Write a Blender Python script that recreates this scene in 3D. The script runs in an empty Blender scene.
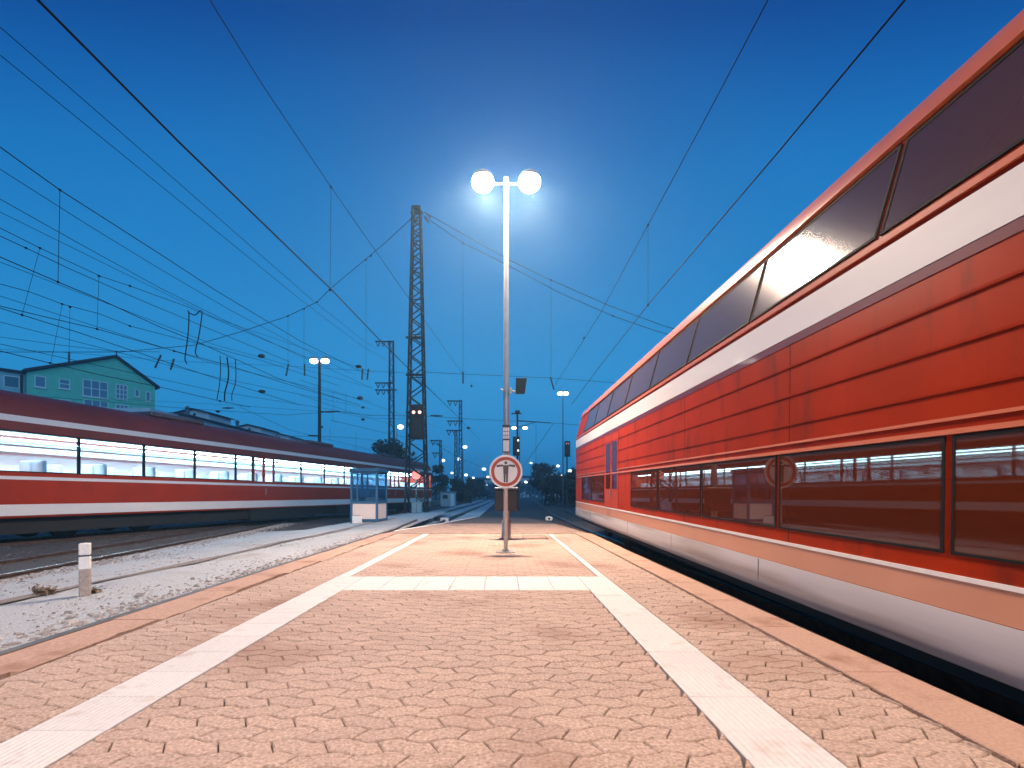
import bpy, bmesh, math, random
from mathutils import Vector, Matrix
R = math.radians
random.seed(7)
sc = bpy.context.scene
col = sc.collection

# ------------------------------------------------------------------ camera
CAMH, FPX, HX, HY = 1.05, 500.0, 502.0, 495.0
cam_d = bpy.data.cameras.new("camera")
cam_d.sensor_width = 36.0
cam_d.sensor_fit = 'HORIZONTAL'
cam_d.lens = FPX / 1024 * 36.0
cam_d.shift_x = (512 - HX) / 1024
cam_d.shift_y = (HY - 384) / 1024
cam_d.clip_start = 0.05
cam_d.clip_end = 6000
cam = bpy.data.objects.new("camera", cam_d)
col.objects.link(cam)
cam.location = (0, 0, CAMH)
cam.rotation_euler = (R(90), 0, 0)
sc.camera = cam

# ------------------------------------------------------------------ sky, light, exposure
SUN_EL, SUN_ROT = R(1.5), R(200)
SKY_STRENGTH = 1.0
LAMP_W = 3900.0
LAMP_COL = (1.0, 0.73, 0.53)
HAZE = 0.0019
w = bpy.data.worlds.new("World")
sc.world = w
w.use_nodes = True
nt = w.node_tree
nt.nodes.clear()
out = nt.nodes.new('ShaderNodeOutputWorld')
bg = nt.nodes.new('ShaderNodeBackground')
bg.inputs['Strength'].default_value = SKY_STRENGTH
sky = nt.nodes.new('ShaderNodeTexSky')
sky.sky_type = 'NISHITA'
sky.sun_disc = False
sky.sun_elevation = SUN_EL
sky.sun_rotation = SUN_ROT
sky.ozone_density = 6.0
tc = nt.nodes.new('ShaderNodeTexCoord')
sep = nt.nodes.new('ShaderNodeSeparateXYZ')
rp = nt.nodes.new('ShaderNodeValToRGB')
def lin(c):
    return tuple(((v / 255 + .055) / 1.055) ** 2.4 if v > 10 else v / 255 / 12.92 for v in c)
stops = [(0.0, (40, 130, 194)), (0.10, (44, 145, 210)), (0.22, (44, 146, 211)), (0.36, (38, 134, 202)), (0.51, (28, 118, 190)),
         (0.62, (20, 95, 170)), (0.70, (14, 75, 150)), (1.0, (12, 58, 128))]
el = rp.color_ramp.elements
el[0].position = stops[0][0]; el[0].color = lin(stops[0][1]) + (1,)
el[1].position = stops[-1][0]; el[1].color = lin(stops[-1][1]) + (1,)
for p, c in stops[1:-1]:
    e = el.new(p); e.color = lin(c) + (1,)
nt.links.new(tc.outputs['Generated'], sep.inputs[0])
# sky colour darkened sideways as well as upwards, imitating the lens's dark corners
sb = nt.nodes.new('ShaderNodeMath'); sb.operation = 'SUBTRACT'; sb.inputs[0].default_value = .74; nt.links.new(sep.outputs['Y'], sb.inputs[1])
mxm = nt.nodes.new('ShaderNodeMath'); mxm.operation = 'MAXIMUM'; mxm.inputs[1].default_value = 0.; nt.links.new(sb.outputs[0], mxm.inputs[0])
ml = nt.nodes.new('ShaderNodeMath'); ml.operation = 'MULTIPLY_ADD'; nt.links.new(mxm.outputs[0], ml.inputs[0]); nt.links.new(sep.outputs['Z'], ml.inputs[1]); nt.links.new(sep.outputs['Z'], ml.inputs[2])
ml.inputs[1].default_value = 1.6
nt.links.new(ml.outputs[0], rp.inputs['Fac'])
mxs = nt.nodes.new('ShaderNodeMix'); mxs.data_type = 'RGBA'; mxs.blend_type = 'ADD'
mxs.inputs['Factor'].default_value = 0.004
nt.links.new(rp.outputs['Color'], mxs.inputs['A'])
nt.links.new(sky.outputs['Color'], mxs.inputs['B'])
nt.links.new(mxs.outputs['Result'], bg.inputs['Color'])
nt.links.new(bg.outputs[0], out.inputs['Surface'])

sky_fill_d = bpy.data.lights.new("sky_fill", 'SUN')  # added fill lamp in place of twilight skylight; no sun is up
sky_fill_d.energy = 1.2
sky_fill_d.angle = R(70)
sky_fill_d.color = (0.30, 0.68, 1.0)
sky_fill = bpy.data.objects.new("sky_fill", sky_fill_d)
col.objects.link(sky_fill)
sky_fill.rotation_euler = (R(58), 0, R(28))

sc.view_settings.view_transform = 'Standard'
sc.view_settings.look = 'None'
sc.view_settings.exposure = 0.0
sc.view_settings.gamma = 1.0
sc.view_settings.use_curve_mapping = False
sc.render.engine = 'CYCLES'
sc.cycles.use_denoising = True
sc.cycles.max_bounces = 6
sc.cycles.sample_clamp_indirect = 6.0
sc.cycles.caustics_reflective = False
sc.cycles.caustics_refractive = False

# ------------------------------------------------------------------ placing helpers
def U(px, py, Y):
    return Vector(((px - HX) / FPX * Y, Y, CAMH + (HY - py) / FPX * Y))
def H(px, py, h):                      # a point h metres above the eye
    return U(px, py, h * FPX / (HY - py))
def G(px, py, zg):                     # a point of the ground at height zg
    Y = FPX * (CAMH - zg) / (py - HY)
    return Vector(((px - HX) / FPX * Y, Y, zg))

# ------------------------------------------------------------------ materials
def mat(name, base, rough=.6, metal=0., var=.0, vscale=8., bump=0., bscale=60., emit=None, estr=0., coat=0., island=0., dirt=None, dscale=2., dthr=.55, stretch=None, spec=None):
    m = bpy.data.materials.new(name)
    m.use_nodes = True
    n = m.node_tree.nodes; L = m.node_tree.links
    b = n['Principled BSDF']
    b.inputs['Base Color'].default_value = tuple(base) + (1,)
    b.inputs['Roughness'].default_value = rough
    b.inputs['Metallic'].default_value = metal
    if spec is not None: b.inputs['Specular IOR Level'].default_value = spec
    if coat: b.inputs['Coat Weight'].default_value = coat; b.inputs['Coat Roughness'].default_value = .06
    if emit: b.inputs['Emission Color'].default_value = tuple(emit) + (1,); b.inputs['Emission Strength'].default_value = estr
    t = n.new('ShaderNodeTexCoord')
    vec = t.outputs['Object']
    if stretch:
        mp = n.new('ShaderNodeMapping'); mp.inputs['Scale'].default_value = stretch
        L.new(vec, mp.inputs['Vector']); vec = mp.outputs['Vector']
    cur = None
    def noise(scale, detail=6):
        x = n.new('ShaderNodeTexNoise'); x.inputs['Scale'].default_value = scale; x.inputs['Detail'].default_value = detail
        L.new(vec, x.inputs['Vector']); return x
    if var or island:
        hs = n.new('ShaderNodeHueSaturation'); hs.inputs['Color'].default_value = tuple(base) + (1,)
        add = n.new('ShaderNodeMath'); add.operation = 'ADD'; add.inputs[0].default_value = 1.; add.inputs[1].default_value = 0.
        val = None
        if var:
            x = noise(vscale)
            r = n.new('ShaderNodeMapRange'); r.inputs['From Min'].default_value = .3; r.inputs['From Max'].default_value = .7
            r.inputs['To Min'].default_value = 1 - var; r.inputs['To Max'].default_value = 1 + var
            L.new(x.outputs['Fac'], r.inputs['Value']); L.new(r.outputs[0], add.inputs[0])
        if island:
            g = n.new('ShaderNodeNewGeometry')
            r2 = n.new('ShaderNodeMapRange'); r2.inputs['To Min'].default_value = -island; r2.inputs['To Max'].default_value = island
            L.new(g.outputs['Random Per Island'], r2.inputs['Value']); L.new(r2.outputs[0], add.inputs[1])
        L.new(add.outputs[0], hs.inputs['Value'])
        cur = hs.outputs['Color']
    if dirt:
        x = noise(dscale, 8)
        r = n.new('ShaderNodeMapRange'); r.inputs['From Min'].default_value = dthr; r.inputs['From Max'].default_value = dthr + .2
        L.new(x.outputs['Fac'], r.inputs['Value'])
        mx = n.new('ShaderNodeMix'); mx.data_type = 'RGBA'
        L.new(r.outputs[0], mx.inputs['Factor'])
        if cur: L.new(cur, mx.inputs['A'])
        else: mx.inputs['A'].default_value = tuple(base) + (1,)
        mx.inputs['B'].default_value = tuple(dirt) + (1,)
        cur = mx.outputs['Result']
    if cur: L.new(cur, b.inputs['Base Color'])
    if bump:
        x = noise(bscale)
        bp = n.new('ShaderNodeBump'); bp.inputs['Strength'].default_value = bump; bp.inputs['Distance'].default_value = .01
        L.new(x.outputs['Fac'], bp.inputs['Height']); L.new(bp.outputs[0], b.inputs['Normal'])
    return m

def emis(name, c, s):
    return mat(name, (.8, .8, .8), emit=c, estr=s)

M = {}
M['paver'] = mat('paver', (.45, .332, .272), .85, var=.34, vscale=62, bump=.8, bscale=110, island=.055, dirt=(.27, .155, .115), dscale=.75, dthr=.53, spec=.3)
M['joint'] = mat('joint', (.03, .016, .011), .95, bump=.4)
M['kerb'] = mat('kerb', (.43, .28, .215), .85, var=.14, vscale=60, bump=.5, bscale=120, dirt=(.26, .14, .09), dscale=3., dthr=.55, spec=.3)
M['concrete'] = mat('concrete', (.30, .215, .175), .85, var=.18, vscale=6, bump=.4, dirt=(.16, .11, .09), dscale=1.4)
M['white_tile'] = mat('white_tile', (.60, .58, .57), .7, var=.05, vscale=30, bump=.35, island=.035, dirt=(.44, .37, .33), dscale=6, dthr=.58)
M['gravel'] = mat('gravel', (.36, .385, .41), .9, var=.30, vscale=55, bump=1., bscale=70, dirt=(.26, .23, .21), dscale=.9, dthr=.58)
M['pale_ballast'] = mat('pale_ballast', (.42, .44, .46), .9, var=.35, vscale=14, bump=1., bscale=25)
M['stone'] = mat('stone', (.31, .285, .27), .9, var=.1, vscale=20, island=.42)
M['ballast'] = mat('ballast', (.075, .066, .062), .9, var=.5, vscale=45, bump=1., bscale=50)
M['ground'] = mat('ground', (.05, .052, .05), .95, var=.4, vscale=.7, bump=.8, bscale=20)
M['dirt'] = mat('dirt', (.20, .17, .155), .95, var=.3, vscale=20, bump=.6)
M['rail_steel'] = mat('rail_steel', (.16, .105, .08), .45, .5, var=.3, vscale=9)
M['rail_head'] = mat('rail_head', (.45, .42, .40), .25, .9)
M['edge_steel'] = mat('edge_steel', (.10, .11, .12), .6, .4, var=.3, vscale=4)
M['kerb_plain'] = mat('kerb_plain', (.43, .28, .215), .85, var=.18, vscale=40, bump=.5, bscale=90, dirt=(.24, .13, .085), dscale=2.2, dthr=.56, spec=.3)
M['dark_slab'] = mat('dark_slab', (.075, .07, .07), .9, var=.25, vscale=10, bump=.3)
M['sleeper'] = mat('sleeper', (.10, .085, .075), .9, var=.3, vscale=15)
M['galv'] = mat('galv', (.34, .335, .33), .42, .55, var=.12, vscale=5)
M['galv_dark'] = mat('galv_dark', (.16, .18, .19), .55, .4, var=.2, vscale=3)
M['lattice'] = mat('lattice', (.022, .032, .042), .6, .3, var=.25, vscale=2)
M['black'] = mat('black', (.012, .012, .014), .5)
M['rubber'] = mat('rubber', (.010, .010, .011), .8, spec=.15)
M['wire'] = mat('wire', (.009, .010, .013), .85, spec=.1)
M['insul'] = mat('insul', (.03, .03, .035), .35)
M['white'] = mat('white', (.78, .77, .75), .5, var=.05, vscale=12)
M['white_worn'] = mat('white_worn', (.70, .69, .67), .7, var=.12, vscale=18, dirt=(.3, .26, .23), dscale=9, dthr=.6)
M['post_grey'] = mat('post_grey', (.34, .28, .25), .85, var=.25, vscale=22, bump=.4)
M['sign_red'] = mat('sign_red', (.50, .075, .025), .45)
M['sign_white'] = mat('sign_white', (.86, .80, .75), .45, var=.03, vscale=20)
M['sign_grey'] = mat('sign_grey', (.10, .085, .075), .5)
M['bin'] = mat('bin', (.03, .026, .028), .5, .3, var=.2, vscale=5)
M['red'] = mat('red', (.315, .024, .004), .40, spec=.04, dirt=(.16, .02, .009), dscale=3., dthr=.53, var=.10, vscale=1.1, stretch=(1, 1.5, .35), bump=.03, bscale=1.0)
M['red_dull'] = mat('red_dull', (.40, .035, .010), .45, spec=.2, var=.1, vscale=1.5)
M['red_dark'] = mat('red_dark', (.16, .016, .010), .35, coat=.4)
M['moulding'] = mat('moulding', (.60, .15, .05), .3, coat=.4)
M['stripe'] = mat('stripe', (.76, .73, .70), .35, coat=.3, var=.04, vscale=2, stretch=(1, .2, 2))
M['sill'] = mat('sill', (.55, .24, .14), .4, coat=.3, var=.05, vscale=2)
M['skirt'] = mat('skirt', (.56, .55, .56), .42, coat=.1, dirt=(.33, .29, .27), dscale=1.6, dthr=.5, var=.10, vscale=2, stretch=(1, .15, 3))
M['glass'] = mat('glass', (.085, .016, .005), .02, spec=.55, bump=.012, bscale=1.1)
M['glass_up'] = mat('glass_up', (.07, .033, .02), .13, spec=.65, bump=.01, bscale=.9)
M['house_pane'] = mat('house_pane', (.16, .25, .32), .15, spec=.8, island=.4)
M['glass_blue'] = mat('glass_blue', (.12, .17, .20), .08, spec=.9)
M['under'] = mat('under', (.016, .016, .018), .8)
M['roof'] = mat('roof', (.12, .10, .11), .6, var=.2, vscale=1)
M['lit'] = emis('lit_window', (.72, .94, 1.0), 1.05)
M['tube_light'] = emis('tube_light', (.60, .89, 1.0), 48.)
M['saloon'] = mat('saloon', (.58, .74, .80), .6)
M['seat'] = mat('seat', (.42, .56, .64), .8)
M['red_roof'] = mat('red_roof', (.19, .03, .02), .5, var=.12, vscale=1.)
M['lamp'] = emis('lamp_glow', (1.0, .84, .70), 380.)
M['lamp_far'] = emis('lamp_far', (1.0, .94, .86), 9.)
M['lamp_dot'] = emis('lamp_dot', (.85, .97, 1.0), 3.0)
M['lamp_warm'] = emis('lamp_warm', (1.0, .8, .6), 3.0)
M['sig_red'] = emis('signal_red', (1.0, .33, .22), 5.)
M['sig_white'] = emis('signal_white', (.9, .97, 1.0), 3.)
M['orange_glow'] = emis('orange_glow', (1.0, .16, .025), 1.1)  # emission put on the round disc behind the tower
M['booth'] = mat('booth', (.03, .11, .21), .45, var=.1)
M['booth_panel'] = mat('booth_panel', (.80, .62, .54), .5, var=.04)
M['cabinet'] = mat('cabinet', (.35, .40, .43), .5, var=.1)
M['green_wall'] = mat('green_wall', (.20, .62, .44), .85, var=.08, vscale=1.5)
M['pale_wall'] = mat('pale_wall', (.36, .55, .60), .85, var=.08, vscale=1.5)
M['white_wall'] = mat('white_wall', (.72, .72, .72), .85, var=.1, vscale=.6)
M['roof_dark'] = mat('roof_dark', (.045, .03, .028), .7, var=.2)
M['leaf'] = mat('leaf', (.035, .05, .03), .8, island=.4)
M['leaf_far'] = mat('leaf_far', (.03, .045, .04), .85, island=.35)
M['bark'] = mat('bark', (.05, .04, .03), .9, var=.3)
M['weed'] = mat('weed', (.17, .115, .07), .9, island=.3)

# a see-through pane that still mirrors
gm = bpy.data.materials.new('clear_glass'); gm.use_nodes = True
n = gm.node_tree.nodes; n.clear()
o = n.new('ShaderNodeOutputMaterial'); tr = n.new('ShaderNodeBsdfTransparent'); gl = n.new('ShaderNodeBsdfGlossy'); mxn = n.new('ShaderNodeMixShader')
tr.inputs['Color'].default_value = (.7, .82, .9, 1); gl.inputs['Roughness'].default_value = .05; mxn.inputs['Fac'].default_value = .15
gm.node_tree.links.new(tr.outputs[0], mxn.inputs[1]); gm.node_tree.links.new(gl.outputs[0], mxn.inputs[2]); gm.node_tree.links.new(mxn.outputs[0], o.inputs['Surface'])
M['clear'] = gm

cg = gm.copy(); cg.name = 'coach_glass'
for n_ in cg.node_tree.nodes:
    if n_.type == 'BSDF_TRANSPARENT': n_.inputs['Color'].default_value = (.88, .97, 1., 1)
    if n_.type == 'MIX_SHADER': n_.inputs['Fac'].default_value = .07
M['coach_glass'] = cg
# ribs of the tactile tiles
def add_ribs(m, scale, axis, strength):
    n = m.node_tree.nodes; L = m.node_tree.links
    t = n.new('ShaderNodeTexCoord'); wv = n.new('ShaderNodeTexWave'); wv.bands_direction = axis
    wv.inputs['Scale'].default_value = scale
    L.new(t.outputs['Object'], wv.inputs['Vector'])
    bp = n.new('ShaderNodeBump'); bp.inputs['Strength'].default_value = strength; bp.inputs['Distance'].default_value = .006
    L.new(wv.outputs['Fac'], bp.inputs['Height'])
    b = n['Principled BSDF']
    if b.inputs['Normal'].is_linked: L.new(b.inputs['Normal'].links[0].from_socket, bp.inputs['Normal'])
    L.new(bp.outputs[0], b.inputs['Normal'])
add_ribs(M['white_tile'], 10.5, 'X', .55)
add_ribs(M['kerb'], 22, 'DIAGONAL', .22)

# ------------------------------------------------------------------ mesh builder
class MB:
    def __init__(s): s.v = []; s.f = []
    def add(s, vs, fs):
        k = len(s.v); s.v += [tuple(v) for v in vs]; s.f += [tuple(i + k for i in f) for f in fs]; return s
    def box(s, x0, x1, y0, y1, z0, z1):
        return s.add([(x0, y0, z0), (x1, y0, z0), (x1, y1, z0), (x0, y1, z0), (x0, y0, z1), (x1, y0, z1), (x1, y1, z1), (x0, y1, z1)],
                     [(3, 2, 1, 0), (4, 5, 6, 7), (0, 1, 5, 4), (1, 2, 6, 5), (2, 3, 7, 6), (3, 0, 4, 7)])
    def bbox(s, x0, x1, y0, y1, z0, z1, b=.01):          # box with chamfered vertical edges and top
        def ring(i, z): return [(x0 + i + b, y0 + i, z), (x1 - i - b, y0 + i, z), (x1 - i, y0 + i + b, z), (x1 - i, y1 - i - b, z), (x1 - i - b, y1 - i, z), (x0 + i + b, y1 - i, z), (x0 + i, y1 - i - b, z), (x0 + i, y0 + i + b, z)]
        v = ring(b, z0) + ring(0, z0 + b) + ring(0, z1 - b) + ring(b, z1)
        f = [tuple(range(7, -1, -1)), tuple(range(24, 32))]
        for k in range(3):
            for i in range(8): f.append((k * 8 + i, k * 8 + (i + 1) % 8, k * 8 + 8 + (i + 1) % 8, k * 8 + 8 + i))
        return s.add(v, f)
    def tube(s, p, q, r, r2=None, n=8, cap=True):
        p = Vector(p); q = Vector(q); r2 = r if r2 is None else r2
        d = (q - p).normalized(); a = Vector((0, 0, 1)) if abs(d.z) < .9 else Vector((1, 0, 0))
        u = d.cross(a).normalized(); w_ = d.cross(u)
        v = [p + (u * math.cos(2 * math.pi * i / n) + w_ * math.sin(2 * math.pi * i / n)) * r for i in range(n)]
        v += [q + (u * math.cos(2 * math.pi * i / n) + w_ * math.sin(2 * math.pi * i / n)) * r2 for i in range(n)]
        f = [(i, n + i, n + (i + 1) % n, (i + 1) % n) for i in range(n)]
        if cap: f += [tuple(range(n)), tuple(range(2 * n - 1, n - 1, -1))]
        return s.add(v, f)
    def path(s, pts, r, n=5):
        pts = [Vector(p) for p in pts]; v = []; f = []
        for k, p in enumerate(pts):
            d = (pts[min(k + 1, len(pts) - 1)] - pts[max(k - 1, 0)]).normalized()
            a = Vector((0, 0, 1)) if abs(d.z) < .9 else Vector((1, 0, 0))
            u = d.cross(a).normalized(); w_ = d.cross(u)
            v += [p + (u * math.cos(2 * math.pi * i / n) + w_ * math.sin(2 * math.pi * i / n)) * r for i in range(n)]
        for k in range(len(pts) - 1):
            for i in range(n): f.append((k * n + i, k * n + n + i, k * n + n + (i + 1) % n, k * n + (i + 1) % n))
        f += [tuple(range(n)), tuple(range(len(v) - 1, len(v) - n - 1, -1))]
        return s.add(v, f)
    def beam(s, p, q, w_, h_):
        p = Vector(p); q = Vector(q); d = (q - p).normalized()
        a = Vector((0, 0, 1)) if abs(d.z) < .9 else Vector((0, 1, 0))
        u = d.cross(a).normalized() * w_ / 2; t = u.cross(d).normalized() * h_ / 2
        v = [p - u - t, p + u - t, p + u + t, p - u + t, q - u - t, q + u - t, q + u + t, q - u + t]
        return s.add(v, [(0, 1, 2, 3), (7, 6, 5, 4), (0, 4, 5, 1), (1, 5, 6, 2), (2, 6, 7, 3), (3, 7, 4, 0)])
    def lathe(s, prof, c=(0, 0, 0), n=24, axis='Z', cap=True):
        v = []; f = []
        for r, z in prof:
            for i in range(n):
                a = 2 * math.pi * i / n
                p = (r * math.cos(a), r * math.sin(a), z) if axis == 'Z' else ((r * math.cos(a), z, r * math.sin(a)) if axis == 'Y' else (z, r * math.cos(a), r * math.sin(a)))
                v.append((p[0] + c[0], p[1] + c[1], p[2] + c[2]))
        for k in range(len(prof) - 1):
            for i in range(n): f.append((k * n + i, k * n + (i + 1) % n, k * n + n + (i + 1) % n, k * n + n + i))
        if cap: f += [tuple(range(n - 1, -1, -1)), tuple(range(len(v) - n, len(v)))]
        return s.add(v, f)
    def prism(s, poly, y0, y1):                          # polygon in xz, pushed along y
        n = len(poly)
        v = [(x, y0, z) for x, z in poly] + [(x, y1, z) for x, z in poly]
        return s.add(v, [tuple(range(n)), tuple(range(2 * n - 1, n - 1, -1))] + [(i, n + i, n + (i + 1) % n, (i + 1) % n) for i in range(n)])
    def slab(s, poly, z0, z1):                           # polygon in xy, pushed along z
        n = len(poly)
        v = [(x, y, z0) for x, y in poly] + [(x, y, z1) for x, y in poly]
        return s.add(v, [tuple(range(n - 1, -1, -1)), tuple(range(n, 2 * n))] + [(i, (i + 1) % n, n + (i + 1) % n, n + i) for i in range(n)])
    def ball(s, c, rx, ry, rz, n=12, m=8):
        prof = [(math.sin(math.pi * max(.02, min(.98, k / m))), -math.cos(math.pi * k / m)) for k in range(m + 1)]
        k0 = len(s.v); s.lathe(prof, (0, 0, 0), n)
        s.v[k0:] = [(c[0] + x * rx, c[1] + y * ry, c[2] + z * rz) for x, y, z in s.v[k0:]]
        return s
    def build(s, name, m, parent=None, smooth=False, loc=None):
        me = bpy.data.meshes.new(name)
        me.from_pydata(s.v, [], s.f)
        bm = bmesh.new(); bm.from_mesh(me); bmesh.ops.recalc_face_normals(bm, faces=bm.faces); bm.to_mesh(me); bm.free()
        me.materials.append(M[m] if isinstance(m, str) else m)
        if smooth:
            for p in me.polygons: p.use_smooth = True
            try: me.set_sharp_from_angle(angle=R(40))
            except Exception: pass
        o = bpy.data.objects.new(name, me); col.objects.link(o)
        if parent: o.parent = parent
        if loc is not None: o.location = loc
        return o

def tag(o, label=None, cat=None, group=None, kind=None):
    if label: o['label'] = label
    if cat: o['category'] = cat
    if group: o['group'] = group
    if kind: o['kind'] = kind
    return o
def thing(name, label, cat, loc=(0, 0, 0), rz=0, group=None):
    o = bpy.data.objects.new(name, None); col.objects.link(o)
    o.empty_display_size = .2
    o.location = loc; o.rotation_euler = (0, 0, rz)
    return tag(o, label, cat, group)
def struct(mb, name, m, smooth=False): return tag(mb.build(name, m, None, smooth), kind='structure')
def dup(root, loc, rz=None, label=None, group=None):
    r = root.copy(); col.objects.link(r); r.location = loc
    if rz is not None: r.rotation_euler = (0, 0, rz)
    if label: r['label'] = label
    if group: r['group'] = group
    for ch in list(root.children):
        c = ch.copy(); col.objects.link(c); c.parent = r
        for g in list(ch.children):
            d = g.copy(); col.objects.link(d); d.parent = c
    return r

# ================================================================== SETTING
GZ = -0.40            # general ground
RZ = -0.25            # rail tops
gb = MB()
gb.add([(-2500, -200, GZ - .06), (2500, -200, GZ - .06), (2500, 4500, GZ - .06), (-2500, 4500, GZ - .06)], [(0, 1, 2, 3)])
struct(gb, 'ground', 'ground')

def sheet(name, m, xl, xr, y0, y1, z, nx, ny, amp, seed=1):
    """a bumpy sheet between two edge curves xl(y), xr(y)"""
    rnd = random.Random(seed); mb = MB(); v = []; f = []
    for j in range(ny + 1):
        y = y0 + (y1 - y0) * (j / ny) ** 1.5
        for i in range(nx + 1):
            t = i / nx
            x = xl(y) * (1 - t) + xr(y) * t
            v.append((x, y, (z(x, y) if callable(z) else z) + rnd.uniform(-amp, amp) + amp * 1.5 * math.sin(x * 2.3 + y * .9) * math.sin(y * 1.3 - x)))
    for j in range(ny):
        for i in range(nx): f.append((j * (nx + 1) + i, j * (nx + 1) + i + 1, (j + 1) * (nx + 1) + i + 1, (j + 1) * (nx + 1) + i))
    mb.add(v, f)
    return struct(mb, name, m, True)

# left yard: pale gravel walk between the platform and the first track, dark ballast beyond
def rail_x(y): return -7.35 - .085 * y - .0022 * y * y * (1 if y > 0 else 0)
def walk_l(y): return max(rail_x(y) + .38, -9.0 + .0 * y) if y < 18 else -7.2 + (y - 18) * .03
def walk_z(x, y):
    t = max(0., min(1., (-x - 4.5) / 3.2))
    return -.09 - .19 * t * t
sheet('gravel_walk', 'gravel', walk_l, lambda y: -3.32 - max(0, y - 17) * .02, -6, 34, walk_z, 60, 160, .008, 3)
sheet('ballast_left', 'ballast', lambda y: -26., lambda y: walk_l(y) + .25, -6, 60, lambda x, y: -.335, 60, 80, .012, 4)
sheet('ballast_right', 'ballast', lambda y: 2.2 if y < 14 else 1.0, lambda y: 12., -14, 90, lambda x, y: -.385, 40, 80, .012, 5)
sheet('ballast_ahead', 'ballast', lambda y: -8., lambda y: 1.9, 15, 200, lambda x, y: -.392, 30, 60, .01, 6)
def t2c(y): return -3.85 + .0079 * (y - 21) if y < 40 else -3.7 + .0125 * (y - 40) if y < 80 else -3.2 + .003 * (y - 80)
sheet('gravel_path', 'pale_ballast', lambda y: t2c(y) - .60, lambda y: t2c(y) + .60, 22, 140, -.335, 4, 50, .006, 7)
sheet('gravel_path', 'pale_ballast', lambda y: t2c(y) - 2.3 - .01 * (y - 22), lambda y: t2c(y) - 1.25, 24, 140, -.345, 4, 50, .006, 9)
sheet('gravel_path', 'pale_ballast', lambda y: t2c(y) + .98, lambda y: -1.6 + .004 * y, 26, 120, -.36, 5, 40, .006, 8)
dm = MB(); v = []; f = []; rnd = random.Random(5)
for j in range(90):
    y = -2 + j * .3; c = -5.28 + .06 * math.sin(y * .9)
    a = .09 + .05 * math.sin(y * 1.7) + rnd.uniform(-.02, .02); b = .10 + .04 * math.cos(y * 2.3) + rnd.uniform(-.02, .02)
    for x in (c - a, c, c + b): v.append((x, y, walk_z(x, y) + .019))
for j in range(89):
    for i in range(2): f.append((j * 3 + i, j * 3 + i + 1, j * 3 + 4 + i, j * 3 + 3 + i))
struct(dm.add(v, f), 'dirt_path', 'dirt')

# loose stones
def stones(name, m, pts, rnd):
    mb = MB()
    for x, y, z, r in pts:
        a = rnd.uniform(0, 6.28); s1, s2, s3 = rnd.uniform(.7, 1.3), rnd.uniform(.6, 1.1), rnd.uniform(.45, .8)
        base = [(1, 0, 0), (0, 1, 0), (-1, 0, 0), (0, -1, 0), (.45, .4, .8), (-.5, .35, .7), (-.2, -.55, .75)]
        v = []
        for p in base:
            X, Y_, Z_ = [c + rnd.uniform(-.18, .18) for c in p]
            X *= s1; Y_ *= s2; Z_ *= s3
            v.append((x + r * (X * math.cos(a) - Y_ * math.sin(a)), y + r * (X * math.sin(a) + Y_ * math.cos(a)), z + r * Z_))
        mb.add(v, [(0, 1, 4), (1, 5, 4), (1, 2, 5), (2, 6, 5), (2, 3, 6), (3, 0, 4), (3, 4, 6), (4, 5, 6)])
    return tag(mb.build(name, m), None, 'gravel', kind='stuff')
rnd = random.Random(11)
P = []
for i in range(4800):
    y = 1.5 + 17 * rnd.random() ** 1.6; x = -3.40 - abs(rnd.gauss(0, .24)); P.append((x, y, walk_z(x, y) - .002, rnd.uniform(.012, .030) if rnd.random() < .8 else rnd.uniform(.03, .052)))
for i in range(3800):
    y = 1.5 + 22 * rnd.random() ** 1.4; x = rail_x(y) + .30 + abs(rnd.gauss(0, .33)); P.append((x, y, walk_z(x, y) - .004, rnd.uniform(.02, .045)))
for i in range(4200):
    y = 1.5 + 13 * rnd.random() ** 1.5; x = rnd.uniform(max(-8.5, rail_x(y) + .3), -3.5); P.append((x, y, walk_z(x, y) - .002, rnd.uniform(.007, .022)))
tag(stones('loose_stones', 'stone', P, rnd), 'loose grey stones scattered over the pale gravel walk left of the platform')
P = []
for i in range(4200):
    y = 4 + 26 * rnd.random() ** 1.3; x = rail_x(y) - rnd.uniform(-.2, 6.5); P.append((x, y, -.335, rnd.uniform(.022, .045)))
for i in range(1500):
    y = 12 + 22 * rnd.random(); P.append((rnd.uniform(2.5, 5.9), y, -.385, rnd.uniform(.022, .045)))
o = stones('ballast_stones', mat('ballast_stone', (.11, .105, .10), .9, island=.5), P, rnd)
tag(o, 'dark crushed ballast stones between the rails of the left tracks')

# ------------------------------------------------------------------ platform
XL, XR, KL, KR = -3.30, 2.36, -2.87, 2.00
body = MB()
edge_r = [(XR, -14), (2.38, 9), (2.46, 13), (2.05, 17.5), (1.72, 20.5), (1.12, 23)]
edge_l = [(-1.25, 23.8), (-2.2, 18.6), (-3.15, 14.6), (-3.30, 13.6), (-3.30, -14)]
inset = [(x - .0, y) for x, y in edge_r] + edge_l
body.slab(inset, -.42, -.060)
struct(body, 'platform', 'joint')
tail = MB().slab([(2.36, 13.72), (2.05, 17.5), (1.95, 18.4), (-2.24, 18.4), (-3.13, 14.6), (-3.24, 13.72)], -.062, -.004)
struct(tail, 'platform_end', 'concrete')
tail = MB().slab([(1.948, 18.41), (1.72, 20.5), (1.12, 23), (-1.25, 23.8), (-2.238, 18.41)], -.062, -.006)
struct(tail, 'platform_end', 'dark_slab')  # far end slab, darker than the slab before it
lip = MB()
for p, q in [((-1.25, 23.8), (-2.2, 18.6)), ((-2.2, 18.6), (-3.13, 14.6))]:
    lip.beam((p[0], p[1], .0), (q[0], q[1], .0), .10, .02)
struct(lip, 'platform_lip', 'white_worn')

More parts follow.
